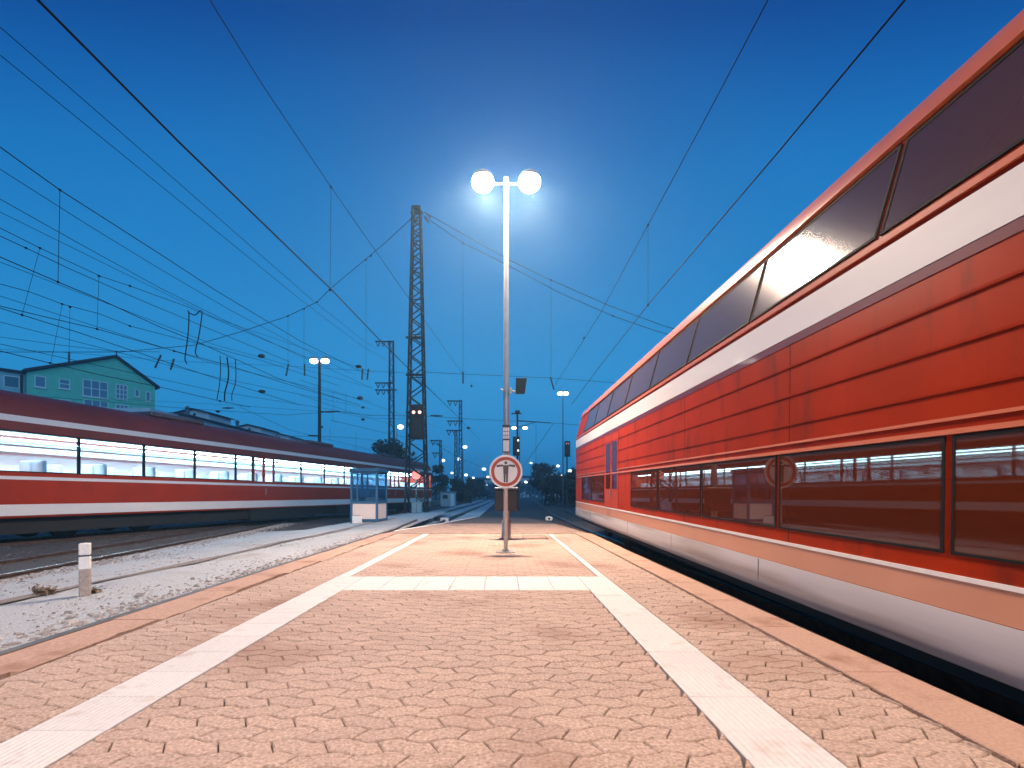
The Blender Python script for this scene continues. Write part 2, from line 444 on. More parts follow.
# pavers, each stone modelled
L_, PI_, A_ = .226, .113, .0185
def wave(x):
    t = (x / L_) % 1.0
    d = abs(t - .5) * 2            # 1 at 0, 0 at .5
    d = max(0, min(1, (d - .12) / .76))
    return A_ * (2 * d - 1)
def kinks(a, b):
    ks = []
    k = math.floor(a / L_) - 1
    while k * L_ < b + L_:
        for t in (.06, .44, .56, .94):
            x = (k + t) * L_
            if a + .008 < x < b - .008: ks.append(x)
        k += 1
    return ks
pv = MB(); rnd = random.Random(21)
def paver_region(x0, x1, y0, y1, skip=None):
    nr = int((y1 - y0) / PI_)
    for r_ in range(nr):
        yb = y0 + r_ * PI_
        odd = int(round(yb / PI_)) % 2
        s = .046 if odd else -.046
        off = L_ * (.25 if odd else .75)
        k0 = math.floor((x0 - off) / L_) - 1
        k = k0
        while off + k * L_ < x1 + .05:
            a = off + k * L_; b = a + L_; k += 1
            ab, at = max(x0, a - s / 2), max(x0, a + s / 2)
            bb, bt = min(x1, b - s / 2), min(x1, b + s / 2)
            if max(bb - ab, bt - at) < .02: continue
            bb = max(bb, ab + .012); bt = max(bt, at + .012)
            z = rnd.uniform(-.0025, .0015); tx = rnd.uniform(-.006, .006); ty = rnd.uniform(-.01, .01)
            cx, cy = (ab + bb) / 2, yb + PI_ / 2
            rings = []
            for g, dz in ((.0032, -.062), (.0032, -.005), (.0080, 0.)):
                gy = g + .0022
                lo = [(x, yb + wave(x) + gy) for x in [ab + g] + kinks(ab, bb) + [bb - g]]
                hi = [(x, yb + PI_ + wave(x) - gy) for x in [at + g] + kinks(at, bt) + [bt - g]]
                rings.append([(x, y, z + dz + (tx * (x - cx) + ty * (y - cy))) for x, y in lo + hi[::-1]])
            n_ = len(rings[0])
            if len(rings[1]) != n_ or len(rings[2]) != n_: continue
            fs = [tuple(range(2 * n_, 3 * n_))]
            for q in (0, 1):
                for i in range(n_): fs.append((q * n_ + i, q * n_ + (i + 1) % n_, q * n_ + n_ + (i + 1) % n_, q * n_ + n_ + i))
            pv.add(rings[0] + rings[1] + rings[2], fs)
BL0, BL1, BR0, BR1 = -2.125, -1.765, .972, 1.335
CY0, CY1 = 5.52, 6.44
Y0 = PI_ * 4
def q_(y): return PI_ * round(y / PI_)
paver_region(KL + .02, BL0 - .004, Y0, 13.6)
paver_region(BR1 + .004, KR - .012, Y0, 13.6)
paver_region(BL1 + .004, BR0 - .004, Y0, q_(CY0))
paver_region(-1.955, 1.232, q_(CY1), 13.6)
struct(pv, 'block_paving', 'paver')

# white guidance strips
tl = MB()
def tile(x0, x1, y0, y1):
    g = .0026; z = random.uniform(-.001, .001)
    tl.bbox(x0 + g, x1 - g, y0 + g, y1 - g, -.062, .001 + z, .003)
y = .37
while y < CY1 - .01:
    y2 = min(y + .372, CY1) if CY1 - y > .5 else CY1
    tile(BL0, BL1, y, y2); tile(BR0, BR1, y, y2); y = y2
nt_ = 7
for i in range(nt_):
    wd = (BR0 - BL1) / nt_
    tile(BL1 + i * wd, BL1 + (i + 1) * wd, CY0, CY1)
y = CY1 + .004
while y < 13.5:
    y2 = min(y + .372, 13.58)
    tile(BL0 + .008, -1.962, y, y2); tile(1.238, BR1, y, y2); y = y2
struct(tl, 'guidance_strip', 'white_tile')

# kerb slabs
kb = MB(); rnd = random.Random(31)
y = -12.
while y < 13.6:
    y2 = min(y + rnd.choice((.98, 1.0, 1.02)), 13.7)
    kb.bbox(KR + .022 + rnd.uniform(-.003, .003), XR + .01 + max(0, y - 8) * .015, y + .003, y2 - .003, -.16, .004 + rnd.uniform(-.003, .003), .006)
    y = y2
struct(kb, 'platform_kerb', 'kerb')
kb = MB(); y = -12.
while y < 13.6:
    y2 = min(y + 1.25, 13.7)
    z = -.006 + rnd.uniform(-.004, .004)
    a = KL + .012 - rnd.choice((0, .02, .05, .075)); b = KL + .012 - rnd.choice((0, .02, .04, .07))
    pts = [(XL, y + .002), (a, y + .002)]
    pts = [(XL, y + .002)]
    nseg = 9
    for k in range(nseg + 1):
        pts.append((a + (b - a) * k / nseg - rnd.uniform(0, .012) - (rnd.uniform(.015, .05) if rnd.random() < .22 else 0), y + .002 + (y2 - y - .004) * k / nseg))
    pts.append((XL, y2 - .002))
    kb.slab(pts[:1] + pts[1:-1] + pts[-1:], -.2, z)
    y = y2
struct(kb, 'platform_kerb', 'kerb_plain')
# inspection cover by the mast
mc = MB(); mc.box(.92, 1.20, 11.6, 12.5, -.03, .003); 
ic = thing('inspection_cover', 'square steel inspection cover sunk in the paving right of the lamp mast', 'cover', (0, 0, 0))
MB().box(.50, .52, 11.9, 12.9, .002, .008).box(1.10, 1.12, 11.9, 12.9, .002, .008).box(.52, 1.10, 11.9, 11.92, .002, .008).box(.52, 1.10, 12.88, 12.9, .002, .008).build('frame', 'rail_steel', ic)
MB().box(.525, 1.095, 11.925, 12.875, -.002, .006).build('lid', 'concrete', ic)

# ------------------------------------------------------------------ tracks
def smooth_line(pts, step=1.0):
    """Catmull-Rom through (x,y)"""
    pts = [Vector(p) for p in pts]; ext = [pts[0] * 2 - pts[1]] + pts + [pts[-1] * 2 - pts[-2]]
    res = []
    for i in range(1, len(ext) - 2):
        p0, p1, p2, p3 = ext[i - 1:i + 3]
        n_ = max(2, int((p2 - p1).length / step))
        for k in range(n_):
            t = k / n_
            res.append(.5 * ((2 * p1) + (p2 - p0) * t + (2 * p0 - 5 * p1 + 4 * p2 - p3) * t * t + (3 * p1 - p0 - 3 * p2 + p3) * t ** 3))
    res.append(ext[-2]); return res
def sweep(mb, line, prof, off=0.):
    n_ = len(prof); v = []; f = []
    for k, p in enumerate(line):
        d = (line[min(k + 1, len(line) - 1)] - line[max(k - 1, 0)]).normalized(); nrm = Vector((d.y, -d.x))
        for a, z in prof:
            q = p + nrm * (off + a); v.append((q.x, q.y, z))
    for k in range(len(line) - 1):
        for i in range(n_): f.append((k * n_ + i, k * n_ + n_ + i, k * n_ + n_ + (i + 1) % n_, k * n_ + (i + 1) % n_))
    return mb.add(v, f)
def rail_prof(z): return [(-.07, z - .15), (.07, z - .15), (.07, z - .135), (.012, z - .12), (.012, z - .04), (.036, z - .03), (.036, z - .004), (-.036, z - .004), (-.036, z - .03), (-.012, z - .04), (-.012, z - .12), (-.07, z - .135)]
def head_prof(z): return [(-.031, z - .0035), (.031, z - .0035), (.028, z), (-.028, z)]
def track(label, pts, ymax_sl, zr=RZ):
    line = smooth_line(pts)
    t = thing('railway_track', label, 'track', (0, 0, 0), 0, 'railway tracks of the yard')
    for s in (-.7525, .7525):
        r_ = sweep(MB(), line, rail_prof(zr), s).build('rail', 'rail_steel', t)
        sweep(MB(), line, head_prof(zr), s).build('running_surface', 'rail_head', r_)
    sm = MB().bbox(-1.3, 1.3, -.13, .13, -.12, .0, .015)
    first = None; acc = 0.; cnt = 0
    for k in range(len(line) - 1):
        a, b = line[k], line[k + 1]; seg = (b - a).length; d = (b - a).normalized()
        while acc < seg:
            p = a + d * acc; acc += .62
            if p.y < 3 or p.y > ymax_sl or cnt >= 95: continue
            if first is None: first = sm.build('sleeper', 'sleeper', t); o = first
            else:
                o = first.copy(); col.objects.link(o); o.parent = t
            o.location = (p.x, p.y, zr - .128); o.rotation_euler = (0, 0, math.atan2(-d.x, d.y)); cnt += 1
        acc -= seg
    return t
TH = .2137
TD = Vector((math.sin(TH), math.cos(TH))); TN = Vector((-TD.y, TD.x))    # along the left train, and to its left
T0 = Vector((-12.9, 13.0)) + TN * 1.42
track('track under the red train beside the right platform edge, curving away ahead', [(4.02, -14), (4.02, 10), (4.02, 25), (4.7, 45), (6.6, 80), (9.2, 130), (12.5, 220)], 70)
track('track that starts beyond the platform end and runs straight to the horizon', [(-3.85, 21), (-3.7, 40), (-3.2, 80), (-3.0, 150), (-3, 260)], 75)
track('nearest track left of the gravel walk, bending away under the left train', [(rail_x(y) - .75, y) for y in (-6, 0, 6, 12, 18, 24, 29)], 30, RZ)
a = T0 - TD * 30; b = T0; c = T0 + TD * 20; d_ = T0 + TD * 36
track('track under the left train, slanting across to the yard ahead', [a, b, c, d_, (-6.6, 62), (-7.4, 95), (-9, 160), (-11, 260)], 46, RZ)
kr = thing('edge_rail', 'old steel rail laid as a kerb along the left platform edge', 'rail')
ln = smooth_line([(-3.385, -12), (-3.385, 13.4), (-3.5, 17), (-3.75, 22)])
o = sweep(MB(), ln, rail_prof(-.012)).build('rail', 'rail_steel', kr)
sweep(MB(), ln, head_prof(-.012)).build('running_surface', 'edge_steel', o)

# a far low platform ahead on the left
struct(MB().slab([(-9.5, 60), (-8.6, 60), (-12.5, 150), (-14.5, 150)], -.4, .25), 'far_platform', 'concrete')

# ================================================================== TRAINS
def right_train():
    Lh0, Lh1 = -9.5, 17.6
    t = thing('passenger_coach', 'red double-deck passenger coach with pale stripes standing at the right platform edge', 'train', (2.60, 0, 0.0))
    t.rotation_euler = (R(0.95), 0, 0)
    W = 2.8
    half = [(.06, .02), (.0, .08), (.0, 2.74), (.19, 3.44), (.235, 3.60), (.34, 3.70), (.75, 3.86), (1.1, 3.93), (1.4, 3.95)]
    poly = half + [(W - x, z) for x, z in half[-2::-1]]
    b = MB().prism(poly, Lh0, Lh1).build('body', 'red', t, True)
    P3 = -.006
    def strip(name, m, z0, z1, d=P3, y0=Lh0 + .02, y1=Lh1 - .02, par=t):
        return MB().box(d, .002, y0, y1, z0, z1).build(name, m, par)
    # lower skirt with rounded bottom edge
    sk = MB().prism([(-.012, .33), (-.014, .10), (.012, .035), (.05, .012), (.05, .33)], Lh0 + .02, Lh1 - .02).build('skirt', 'skirt', t, True)
    strip('sill_stripe', 'sill', .335, .515)
    strip('moulding', 'stripe', .518, .545, -.014)
    strip('moulding', 'moulding', 1.352, 1.382, -.016)
    strip('moulding', 'moulding', 1.432, 1.452, -.012)
    for z in (1.60, 1.86, 2.12): strip('moulding', 'red', z, z + .018, -.0085)
    strip('dark_red_strip', 'red_dark', 2.33, 2.40, -.004)  # darker red strip under the pale stripe
    strip('cantrail_stripe', 'stripe', 2.402, 2.665, -.007)
    strip('moulding', 'moulding', 2.70, 2.742, -.018)
    # eave gutter along the roof edge
    MB().prism([(.17, 3.475), (.215, 3.455), (.25, 3.60), (.30, 3.66), (.255, 3.665), (.205, 3.60)], Lh0 + .02, Lh1 - .02).build('gutter', 'moulding', t, True)
    # windows: lower deck
    doors = [(-7.6, -6.2), (11.2, 12.6)]
    def windows(z0, z1, wd, gap, name, gm_, slope=False):
        y = Lh0 + .5
        while y + wd < Lh1 - .3:
            y2 = y + wd
            hit = [d for d in doors if y2 > d[0] - .1 and y < d[1] + .1]
            if hit and not slope: y = hit[0][1] + .15; continue
            if slope:
                def pt(z, o_): 
                    tt = (z - 2.74) / .70; return (.19 * tt - o_ * .965, z + o_ * .26)
                fr = MB(); pn = MB()
                def ring(o_, za, zb, ya, yb):
                    (xa, zza), (xb, zzb) = pt(za, o_), pt(zb, o_)
                    return [(xa, ya, zza), (xa, yb, zza), (xb, yb, zzb), (xb, ya, zzb)]
                e = .022
                o1 = ring(.012, z0, z1, y, y2); o2 = ring(.012, z0 + e, z1 - e, y + e, y2 - e); o0 = ring(0., z0, z1, y, y2)
                fr.add(o0 + o1 + o2, [(i, (i + 1) % 4, 4 + (i + 1) % 4, 4 + i) for i in range(4)] + [(4 + i, 4 + (i + 1) % 4, 8 + (i + 1) % 4, 8 + i) for i in range(4)])
                pn.add(ring(.008, z0 + e, z1 - e, y + e, y2 - e), [(0, 1, 2, 3)])
            else:
                e = .018
                fr = MB().box(-.010, .002, y, y2, z0, z0 + e).box(-.010, .002, y, y2, z1 - e, z1).box(-.010, .002, y, y + e, z0 + e, z1 - e).box(-.010, .002, y2 - e, y2, z0 + e, z1 - e)
                pn = MB().box(-.006, .0015, y + e, y2 - e, z0 + e, z1 - e)
            f_ = fr.build(name, 'rubber', t)
            pn.build('pane', gm_, f_)
            y = y2 + gap
    windows(.66, 1.345, 1.75, .05, 'window', 'glass')
    windows(2.775, 3.43, 1.75, .04, 'upper_window', 'glass_up', True)
    for y0, y1 in doors:
        d = MB().box(-.008, .002, y0, y1, .56, 2.30).box(-.012, .002, (y0 + y1) / 2 - .01, (y0 + y1) / 2 + .01, .57, 2.29).build('door', 'red_dull', t)
        for k in (0, 1):
            ya = y0 + .1 + k * (y1 - y0) / 2; yb = ya + (y1 - y0) / 2 - .2
            MB().box(-.013, .001, ya, yb, 1.0, 2.1).build('window', 'glass', d)
        MB().box(-.03, .0, (y0 + y1) / 2 + .05, (y0 + y1) / 2 + .10, .80, .98).build('handle', 'galv', d)
    for y in (-4.0, -.6, 1.9, 4.55, 7.15, 9.8, 14.1, 16.2):
        for z0_, z1_ in ((.547, .655), (1.455, 2.328)):
            MB().box(-.0015, .002, y - .004, y + .004, z0_, z1_).build('panel_seam', 'rubber', t)
        MB().box(-.0150, -.0125, y + .5, y + .506, .11, .325).build('panel_seam', 'rubber', t)
    MB().box(.15, W - .15, Lh0 + .3, Lh1 - .3, -.10, .03).build('underframe', 'under', t)
    for yc in (-6.2, 14.2):
        bg_ = MB().box(.55, W - .55, yc - 1.6, yc + 1.6, -.02, .02).build('bogie', 'under', t)
        bg_.location = (0, 0, -yc * math.sin(R(.95)))
        for dy in (-1.2, 1.2):
            for x in (.62, W - .75):
                MB().lathe([(.30, x), (.44, x + .005), (.44, x + .125), (.30, x + .13)], (0, yc + dy, .19), 20, 'X').build('wheel', 'under', bg_)
    # end wall
    MB().box(.5, W - .5, Lh1 + .003, Lh1 + .35, .25, 2.6).build('gangway', 'rubber', t)
    return t
right_train()

def left_coach(label, s0, s1, last=False, seed=0):
    """runs along +y locally, the side we see is x = 0, body on -x"""
    org = Vector((-12.9, 13.0)) + TD * s0; Ln = s1 - s0; W = 2.84
    t = thing('passenger_coach', label, 'train', (org.x, org.y, 0), -TH, 'coaches of the left train')
    Z0, Z1 = 1.66, 2.76
    low = [(-.05, .44), (0, .52), (0, Z0), (-W, Z0), (-W, .52), (-W + .05, .44)]
    half = [(0, Z1), (0, 3.02), (-.02, 3.25), (-.10, 3.48), (-.32, 3.72), (-.75, 3.90), (-1.42, 3.97)]
    top = half + [(-W - x, z) for x, z in half[-2::-1]]
    MB().prism(low, 0, Ln).prism([(-W, Z0 + .001), (-W + .06, Z0 + .001), (-W + .06, Z1 - .001), (-W, Z1 - .001)], 0, Ln).box(-W + .061, -.001, 0, .12, Z0 + .001, Z1 - .001).box(-W + .061, -.001, Ln - .12, Ln, Z0 + .001, Z1 - .001).build('body', 'red_dull', t, True)
    MB().prism(top, 0, Ln).build('roof', 'red_roof', t, True)
    def strip(name, m, z0, z1, d=.006, y0=.03, y1=None):
        return MB().box(-.002, d, y0, (y1 or Ln - .03), z0, z1).build(name, m, t)
    strip('lower_stripe', 'stripe', .50, .80)
    strip('moulding', 'stripe', 1.46, 1.55, .012)
    strip('cantrail_stripe', 'stripe', 3.00, 3.16, .008)
    # saloon seen through the windows
    MB().box(-W + .07, -.05, .13, Ln - .13, Z1 - .035, Z1 - .004).build('ceiling', 'saloon', t)
    for x in (-.55, -2.2): MB().box(x - .16, x + .16, .4, Ln - .4, Z1 - .06, Z1 - .037).build('ceiling_light', 'tube_light', t)
    MB().box(-W + .062, -W + .066, .13, Ln - .13, Z0 + .01, Z1 - .04).build('inner_wall', 'saloon', t)
    MB().box(-.42, -.08, .2, Ln - .2, 2.36, 2.39).box(-W + .10, -W + .44, .2, Ln - .2, 2.36, 2.39).build('luggage_rack', 'galv', t)
    seat = MB().bbox(-.52, -.10, -.05, .06, Z0 + .002, 2.02, .03).bbox(-1.0, -.56, -.05, .06, Z0 + .002, 2.02, .03).bbox(-2.72, -2.28, -.05, .06, Z0 + .002, 2.02, .03).bbox(-2.24, -1.82, -.05, .06, Z0 + .002, 2.02, .03)
    k = 0; s_o = None; y = 1.4
    while y < Ln - 1.2:
        if s_o is None: s_o = seat.build('seat_row', 'seat', t); o = s_o
        else: o = s_o.copy(); col.objects.link(o); o.parent = t
        o.location = (0, y, 0); y += 1.72
    doors = [(.30 * Ln, .30 * Ln + 1.4), (.74 * Ln, .74 * Ln + 1.4)]
    y = .13
    while y + .5 < Ln - .2:
        hit = [d for d in doors if y + 2.1 > d[0] and y < d[1] + .005]
        y2 = min(y + 2.1, Ln - .14)
        if hit:
            if hit[0][0] - y > .5: y2 = hit[0][0] - .01
            else: y = hit[0][1] + .01; continue
        e = .028
        f_ = MB().box(-.05, .012, y, y2, Z0 + .002, Z0 + e).box(-.05, .012, y, y2, Z1 - e, Z1 - .002).box(-.05, .012, y, y + e, Z0 + e, Z1 - e).box(-.05, .012, y2 - e, y2, Z0 + e, Z1 - e).build('window', 'rubber', t)
        MB().box(-.012, -.006, y + e, y2 - e, Z0 + e, Z1 - e).build('pane', 'coach_glass', f_)
        y = y2 + .012
    for y0, y1 in doors:
        d = MB().box(-.002, .010, y0, y1, .82, Z0 - .01).box(-.03, .010, y0, y0 + .09, Z0 - .01, Z1).box(-.03, .010, y1 - .09, y1, Z0 - .01, Z1).box(-.03, .010, (y0 + y1) / 2 - .07, (y0 + y1) / 2 + .07, Z0 - .01, Z1).box(-.03, .010, y0 + .09, y1 - .09, Z1 - .08, Z1).build('door', 'red_dull', t)
        MB().box(-.018, -.012, y0 + .09, y1 - .09, Z0, Z1 - .08).build('pane', 'coach_glass', d)
        MB().box(.010, .030, (y0 + y1) / 2 + .10, (y0 + y1) / 2 + .14, 1.05, 1.35).build('handle', 'galv', d)
    MB().box(-W + .25, -.25, .4, Ln - .4, .0, .44).box(-W + .1, -.10, Ln * .3, Ln * .45, -.08, .43).box(-W + .1, -.10, Ln * .52, Ln * .66, -.05, .43).build('underframe', 'under', t)
    for yc in (3.6, Ln - 3.6):
        bg_ = MB().box(-W + .5, -.42, yc - 1.75, yc + 1.75, .05, .26).box(-.5, -.38, yc - .3, yc + .3, .0, .4).build('bogie', 'under', t)
        for dy in (-1.25, 1.25):
            for x in (-.80, -W + .64):
                MB().lathe([(.28, x), (.45, x + .005), (.45, x + .125), (.30, x + .14)], (0, yc + dy, .21), 20, 'X').build('wheel', 'under', bg_)
    for yy in (Ln * .2, Ln * .5, Ln * .78):
        MB().bbox(-W / 2 - .8, -W / 2 + .8, yy - 1.2, yy + 1.2, 3.86, 4.05, .05).build('roof_unit', 'roof', t)
    return t
left_coach('long red coach with brightly lit window band, cut by the left picture edge', -.4, 31.6, True)

# ================================================================== LAMP MASTS ON THE PLATFORM
def platform_mast(label, loc, full=True):
    t = thing('lamp_mast', label, 'street lamp', loc, 0, 'twin-headed lamp masts of the platform')
    MB().lathe([(.16, 0), (.16, .012), (.115, .02), (.11, .42), (.076, .46)], n=20).build('base', 'galv', t, True)
    MB().lathe([(.075, .46), (.074, 1.3), (.071, 3.2), (.068, 3.25), (.052, 8.4), (.05, 8.6)], n=20).build('pole', 'galv', t, True)
    MB().tube((-.32, 0, 8.52), (.32, 0, 8.52), .03).tube((0, 0, 8.36), (0, 0, 8.66), .06).build('crossarm', 'galv', t)
    for s in (-1, 1):
        h = MB().lathe([(.16, .06), (.24, .10), (.22, .2), (.12, .27), (.03, .29)], (s * .56, 0, 8.53), 20).build('lamp_head', 'galv', t, True)
        MB().ball((s * .56, 0, 8.56), .26, .26, .21, 20, 10).build('lamp_glass', 'lamp', h, True)
        ld = bpy.data.lights.new('lamp_light', 'SPOT'); ld.energy = LAMP_W; ld.color = LAMP_COL; ld.spot_size = R(140); ld.spot_blend = .35; ld.shadow_soft_size = .2
        lo = bpy.data.objects.new('lamp_light', ld); col.objects.link(lo); lo.parent = t; lo.location = (s * .56, 0, 8.31)
    return t
mast = platform_mast('tall twin-headed lamp mast in the middle of the platform behind the round sign', (.10, 12.0, 0))
back = platform_mast('twin-headed lamp mast of the platform standing behind the photographer', (-.1, -6.0, 0))
# things fixed to the mast
sp = thing('loudspeaker', 'black boxy loudspeaker clamped to the lamp mast halfway up', 'loudspeaker', (.10, 12.0, 3.62))
MB().add([(.23, -.16, .20), (.49, -.16, .20), (.44, -.16, -.17), (.22, -.16, -.17), (.26, .12, .16), (.45, .12, .16), (.42, .12, -.13), (.24, .12, -.13)],
         [(0, 1, 2, 3), (7, 6, 5, 4), (0, 4, 5, 1), (1, 5, 6, 2), (2, 6, 7, 3), (3, 7, 4, 0)]).build('cabinet', 'black', sp)
g_ = MB()
for k in range(7):
    z = .15 - k * .045; g_.box(.245, .455 - k * .004, -.168, -.162, z - .006, z + .006)
g_.build('grille', 'rubber', sp)
MB().lathe([(.085, -.04), (.085, .04)], (0, 0, -.06), 16).tube((.07, 0, -.06), (.24, -.02, -.10), .022).tube((-.07, -.03, -.06), (-.14, -.03, -.03), .018).box(.08, .14, -.07, .01, -.14, .0).build('bracket', 'galv', sp)
nb = thing('number_plate', 'narrow plate with a grid of pale squares on the lamp mast above the round sign', 'sign', (.10, 11.88, 2.525))
MB().box(-.084, .084, -.02, .02, -.155, .145).build('panel', mat('plate_back', (.30, .15, .09), .6), nb)
q = MB()
for i in range(3):
    for j in range(3): q.box(-.074 + i * .052, -.074 + i * .052 + .042, -.026, -.018, -.142 + j * .094, -.142 + j * .094 + .076)
q.build('marking', 'sign_white', nb)
MB().box(-.092, .092, -.03, .03, .147, .185).build('cap', 'black', nb)
nb = thing('light_box', 'plain white box on the lamp mast just above the round sign', 'box', (.10, 11.88, 2.215))
MB().bbox(-.076, .076, -.04, .03, -.138, .138, .008).build('cover', 'sign_white', nb)
MB().box(-.088, -.077, -.05, .03, -.15, .15).box(.077, .088, -.05, .03, -.15, .15).box(-.077, .077, -.05, .03, -.15, -.139).box(-.077, .077, -.05, .03, .139, .15).build('frame', 'bin', nb)
lb = thing('litter_bin', 'dark square litter bin hung on the lamp mast behind the sign pole', 'bin', (.10, 11.84, .40))
MB().bbox(-.27, .27, -.16, .10, .28, .78, .03).build('body', 'bin', lb)
MB().bbox(-.285, .285, -.175, .115, .79, .83, .012).build('lid', 'galv_dark', lb)
MB().box(-.16, .16, -.165, -.158, .62, .72).build('slot', 'black', lb)
MB().box(-.08, -.06, .0, .15, .3, .7).box(.06, .08, .0, .15, .3, .7).build('bracket', 'galv_dark', lb)

# ------------------------------------------------------------------ round no-passing sign
sg = thing('round_sign', 'round white sign with red ring and standing figure, arms spread, on a thin pole', 'sign', (.07, 9.2, 0))
MB().bbox(-.17, .17, -.13, .13, 0, .016, .004).lathe([(.06, .016), (.06, .05), (.046, .055)], n=16).build('base_plate', 'galv', sg)
MB().tube((0, .02, .05), (0, .02, 1.76), .041, n=14).build('pole', mat('sign_pole', (.52, .42, .37), .45, .3, var=.1), sg, True)
zc = 1.478
MB().lathe([(.302, -.012), (.306, -.009), (.306, .003), (.30, .005)], (0, -.022, zc), 48, 'Y').build('disc', 'sign_white', sg)
def annulus(mb, r0, r1, y, n_=64):
    v = []; f = []
    for i in range(n_):
        a = 2 * math.pi * i / n_
        v += [(r0 * math.cos(a), y, zc + r0 * math.sin(a)), (r1 * math.cos(a), y, zc + r1 * math.sin(a))]
    for i in range(n_): j = (i + 1) % n_; f.append((2 * i, 2 * j, 2 * j + 1, 2 * i + 1))
    return mb.add(v, f)
annulus(MB(), .212, .270, -.0370).build('red_ring', 'sign_red', sg)
fg = MB()
fy0, fy1 = -.041, -.036
fg.prism([(-.052, zc + .118), (.052, zc + .118), (.044, zc - .02), (.036, zc - .198), (.006, zc - .198), (.003, zc - .045), (-.003, zc - .045), (-.006, zc - .198), (-.036, zc - .198), (-.044, zc - .02)], fy0, fy1)
fg.prism([(-.172, zc + .088), (-.165, zc + .122), (-.0525, zc + .130), (-.0525, zc + .098), (-.16, zc + .084)], fy0, fy1)
fg.prism([(.172, zc + .088), (.16, zc + .084), (.0525, zc + .098), (.0525, zc + .130), (.165, zc + .122)], fy0, fy1)
fg.lathe([(.027, fy0), (.027, fy1)], (0, 0, zc + .162), 20, 'Y')
fg.build('figure', 'sign_grey', sg)
MB().box(-.05, .05, -.018, .06, zc + .12, zc + .15).box(-.05, .05, -.018, .06, zc - .15, zc - .12).build('clamp', 'galv', sg)

# ------------------------------------------------------------------ marker post in the gravel
c = G(85, 599, -.13)
mp = thing('marker_post', 'short square concrete post with white painted top in the gravel', 'post', (c.x, c.y, -.15), R(32))
MB().bbox(-.049, .049, -.049, .049, 0, .36, .008).build('shaft', 'post_grey', mp)
MB().bbox(-.0505, .0505, -.0505, .0505, .36, .505, .006).build('painted_band', 'white_worn', mp)
MB().box(-.044, .044, -.044, .044, .505, .52).build('groove', 'black', mp)
MB().bbox(-.0505, .0505, -.0505, .0505, .52, .655, .008).build('painted_cap', 'white_worn', mp)
# dry weeds
def weed(label, loc, n_, s, seed):
    r_ = random.Random(seed); mb = MB()
    for i in range(n_):
        a = r_.uniform(0, 6.28); l = r_.uniform(.4, 1) * s; el_ = r_.uniform(.1, .9)
        d = Vector((math.cos(a) * math.cos(el_), math.sin(a) * math.cos(el_), math.sin(el_))); p = Vector((r_.uniform(-.6, .6) * s, r_.uniform(-.25, .25) * s, 0))
        q = p + d * l; w_ = Vector((-math.sin(a), math.cos(a), 0)) * .012
        mb.add([p - w_, p + w_, q + w_ * .3, q - w_ * .3], [(0, 1, 2, 3)])
        for k in range(3):
            b_ = p + d * l * r_.uniform(.4, 1); e = Vector((r_.uniform(-1, 1), r_.uniform(-1, 1), r_.uniform(-.2, .8))) * .05
            e2 = Vector((r_.uniform(-1, 1), r_.uniform(-1, 1), r_.uniform(-.2, .5))) * .03
            mb.add([b_, b_ + e, b_ + e2], [(0, 1, 2)])
    return tag(mb.build('dry_weed', 'weed', None, False, loc), label, 'weed', 'dry weeds in the gravel')
def gw(px, py): 
    c = G(px, py, -.14); return (c.x, c.y, walk_z(c.x, c.y))
weed('low brown dry weed lying in the gravel left of the marker post', gw(44, 598), 60, .15, 1)
weed('tiny dry weed at the foot of the marker post', gw(94, 597), 26, .09, 2)

# ------------------------------------------------------------------ glazed booth
bo = thing('telephone_booth', 'glazed blue booth with pale lower panels beside the left tracks', 'booth', (-5.84, 22.0, -.20), R(-8))
wx, wy, hz = .57, .54, 2.24
for sx in (-1, 1):
    for sy in (-1, 1):
        MB().bbox(sx * wx - .045, sx * wx + .045, sy * wy - .045, sy * wy + .045, .1, hz, .01).build('post', 'booth', bo)
MB().bbox(-wx - .1, wx + .1, -wy - .1, wy + .1, hz, hz + .16, .03).build('roof', 'booth', bo)
MB().bbox(-wx - .06, wx + .06, -wy - .06, wy + .06, 0, .1, .01).build('plinth', 'concrete', bo)
for sy in (-1, 1):
    MB().box(-wx + .05, wx - .05, sy * wy - .012, sy * wy + .012, .22, .88).build('panel', 'booth_panel', bo)
    MB().box(-wx + .05, wx - .05, sy * wy - .006, sy * wy + .006, .98, hz - .06).build('pane', 'clear', bo)
    MB().box(-wx + .045, wx - .045, sy * wy - .03, sy * wy + .03, .88, .98).box(-wx + .045, wx - .045, sy * wy - .03, sy * wy + .03, hz - .06, hz - .002).box(-.33, -.27, sy * wy - .028, sy * wy + .028, .98, hz - .06).build('frame', 'booth', bo)
    MB().box(-wx + .045, wx - .045, sy * wy - .03, sy * wy + .03, .12, .22).build('lower_rail', 'booth', bo)
for sx in (-1, 1):
    MB().box(sx * wx - .012, sx * wx + .012, -wy + .05, wy - .05, .22, .88).build('panel', 'booth_panel', bo)
    MB().box(sx * wx - .006, sx * wx + .006, -wy + .05, wy - .05, .98, hz - .06).build('pane', 'clear', bo)
    for z0_, z1_ in ((.88, .98), (.12, .22)): MB().box(sx * wx - .03, sx * wx + .03, -wy + .045, wy - .045, z0_, z1_).build('frame', 'booth', bo)
MB().bbox(-.25, .25, .2, .5, .9, 1.15, .02).build('desk', 'cabinet', bo)
c = G(357, 523, -.15)
kx = thing('concrete_block', 'small pale concrete block at the left foot of the blue booth', 'block', (c.x, c.y, -.17), .3)
MB().bbox(-.2, .2, -.16, .16, 0, .32, .02).build('body', 'white_worn', kx)
MB().bbox(-.15, .15, -.11, .11, .322, .35, .01).build('lid', 'concrete', kx)

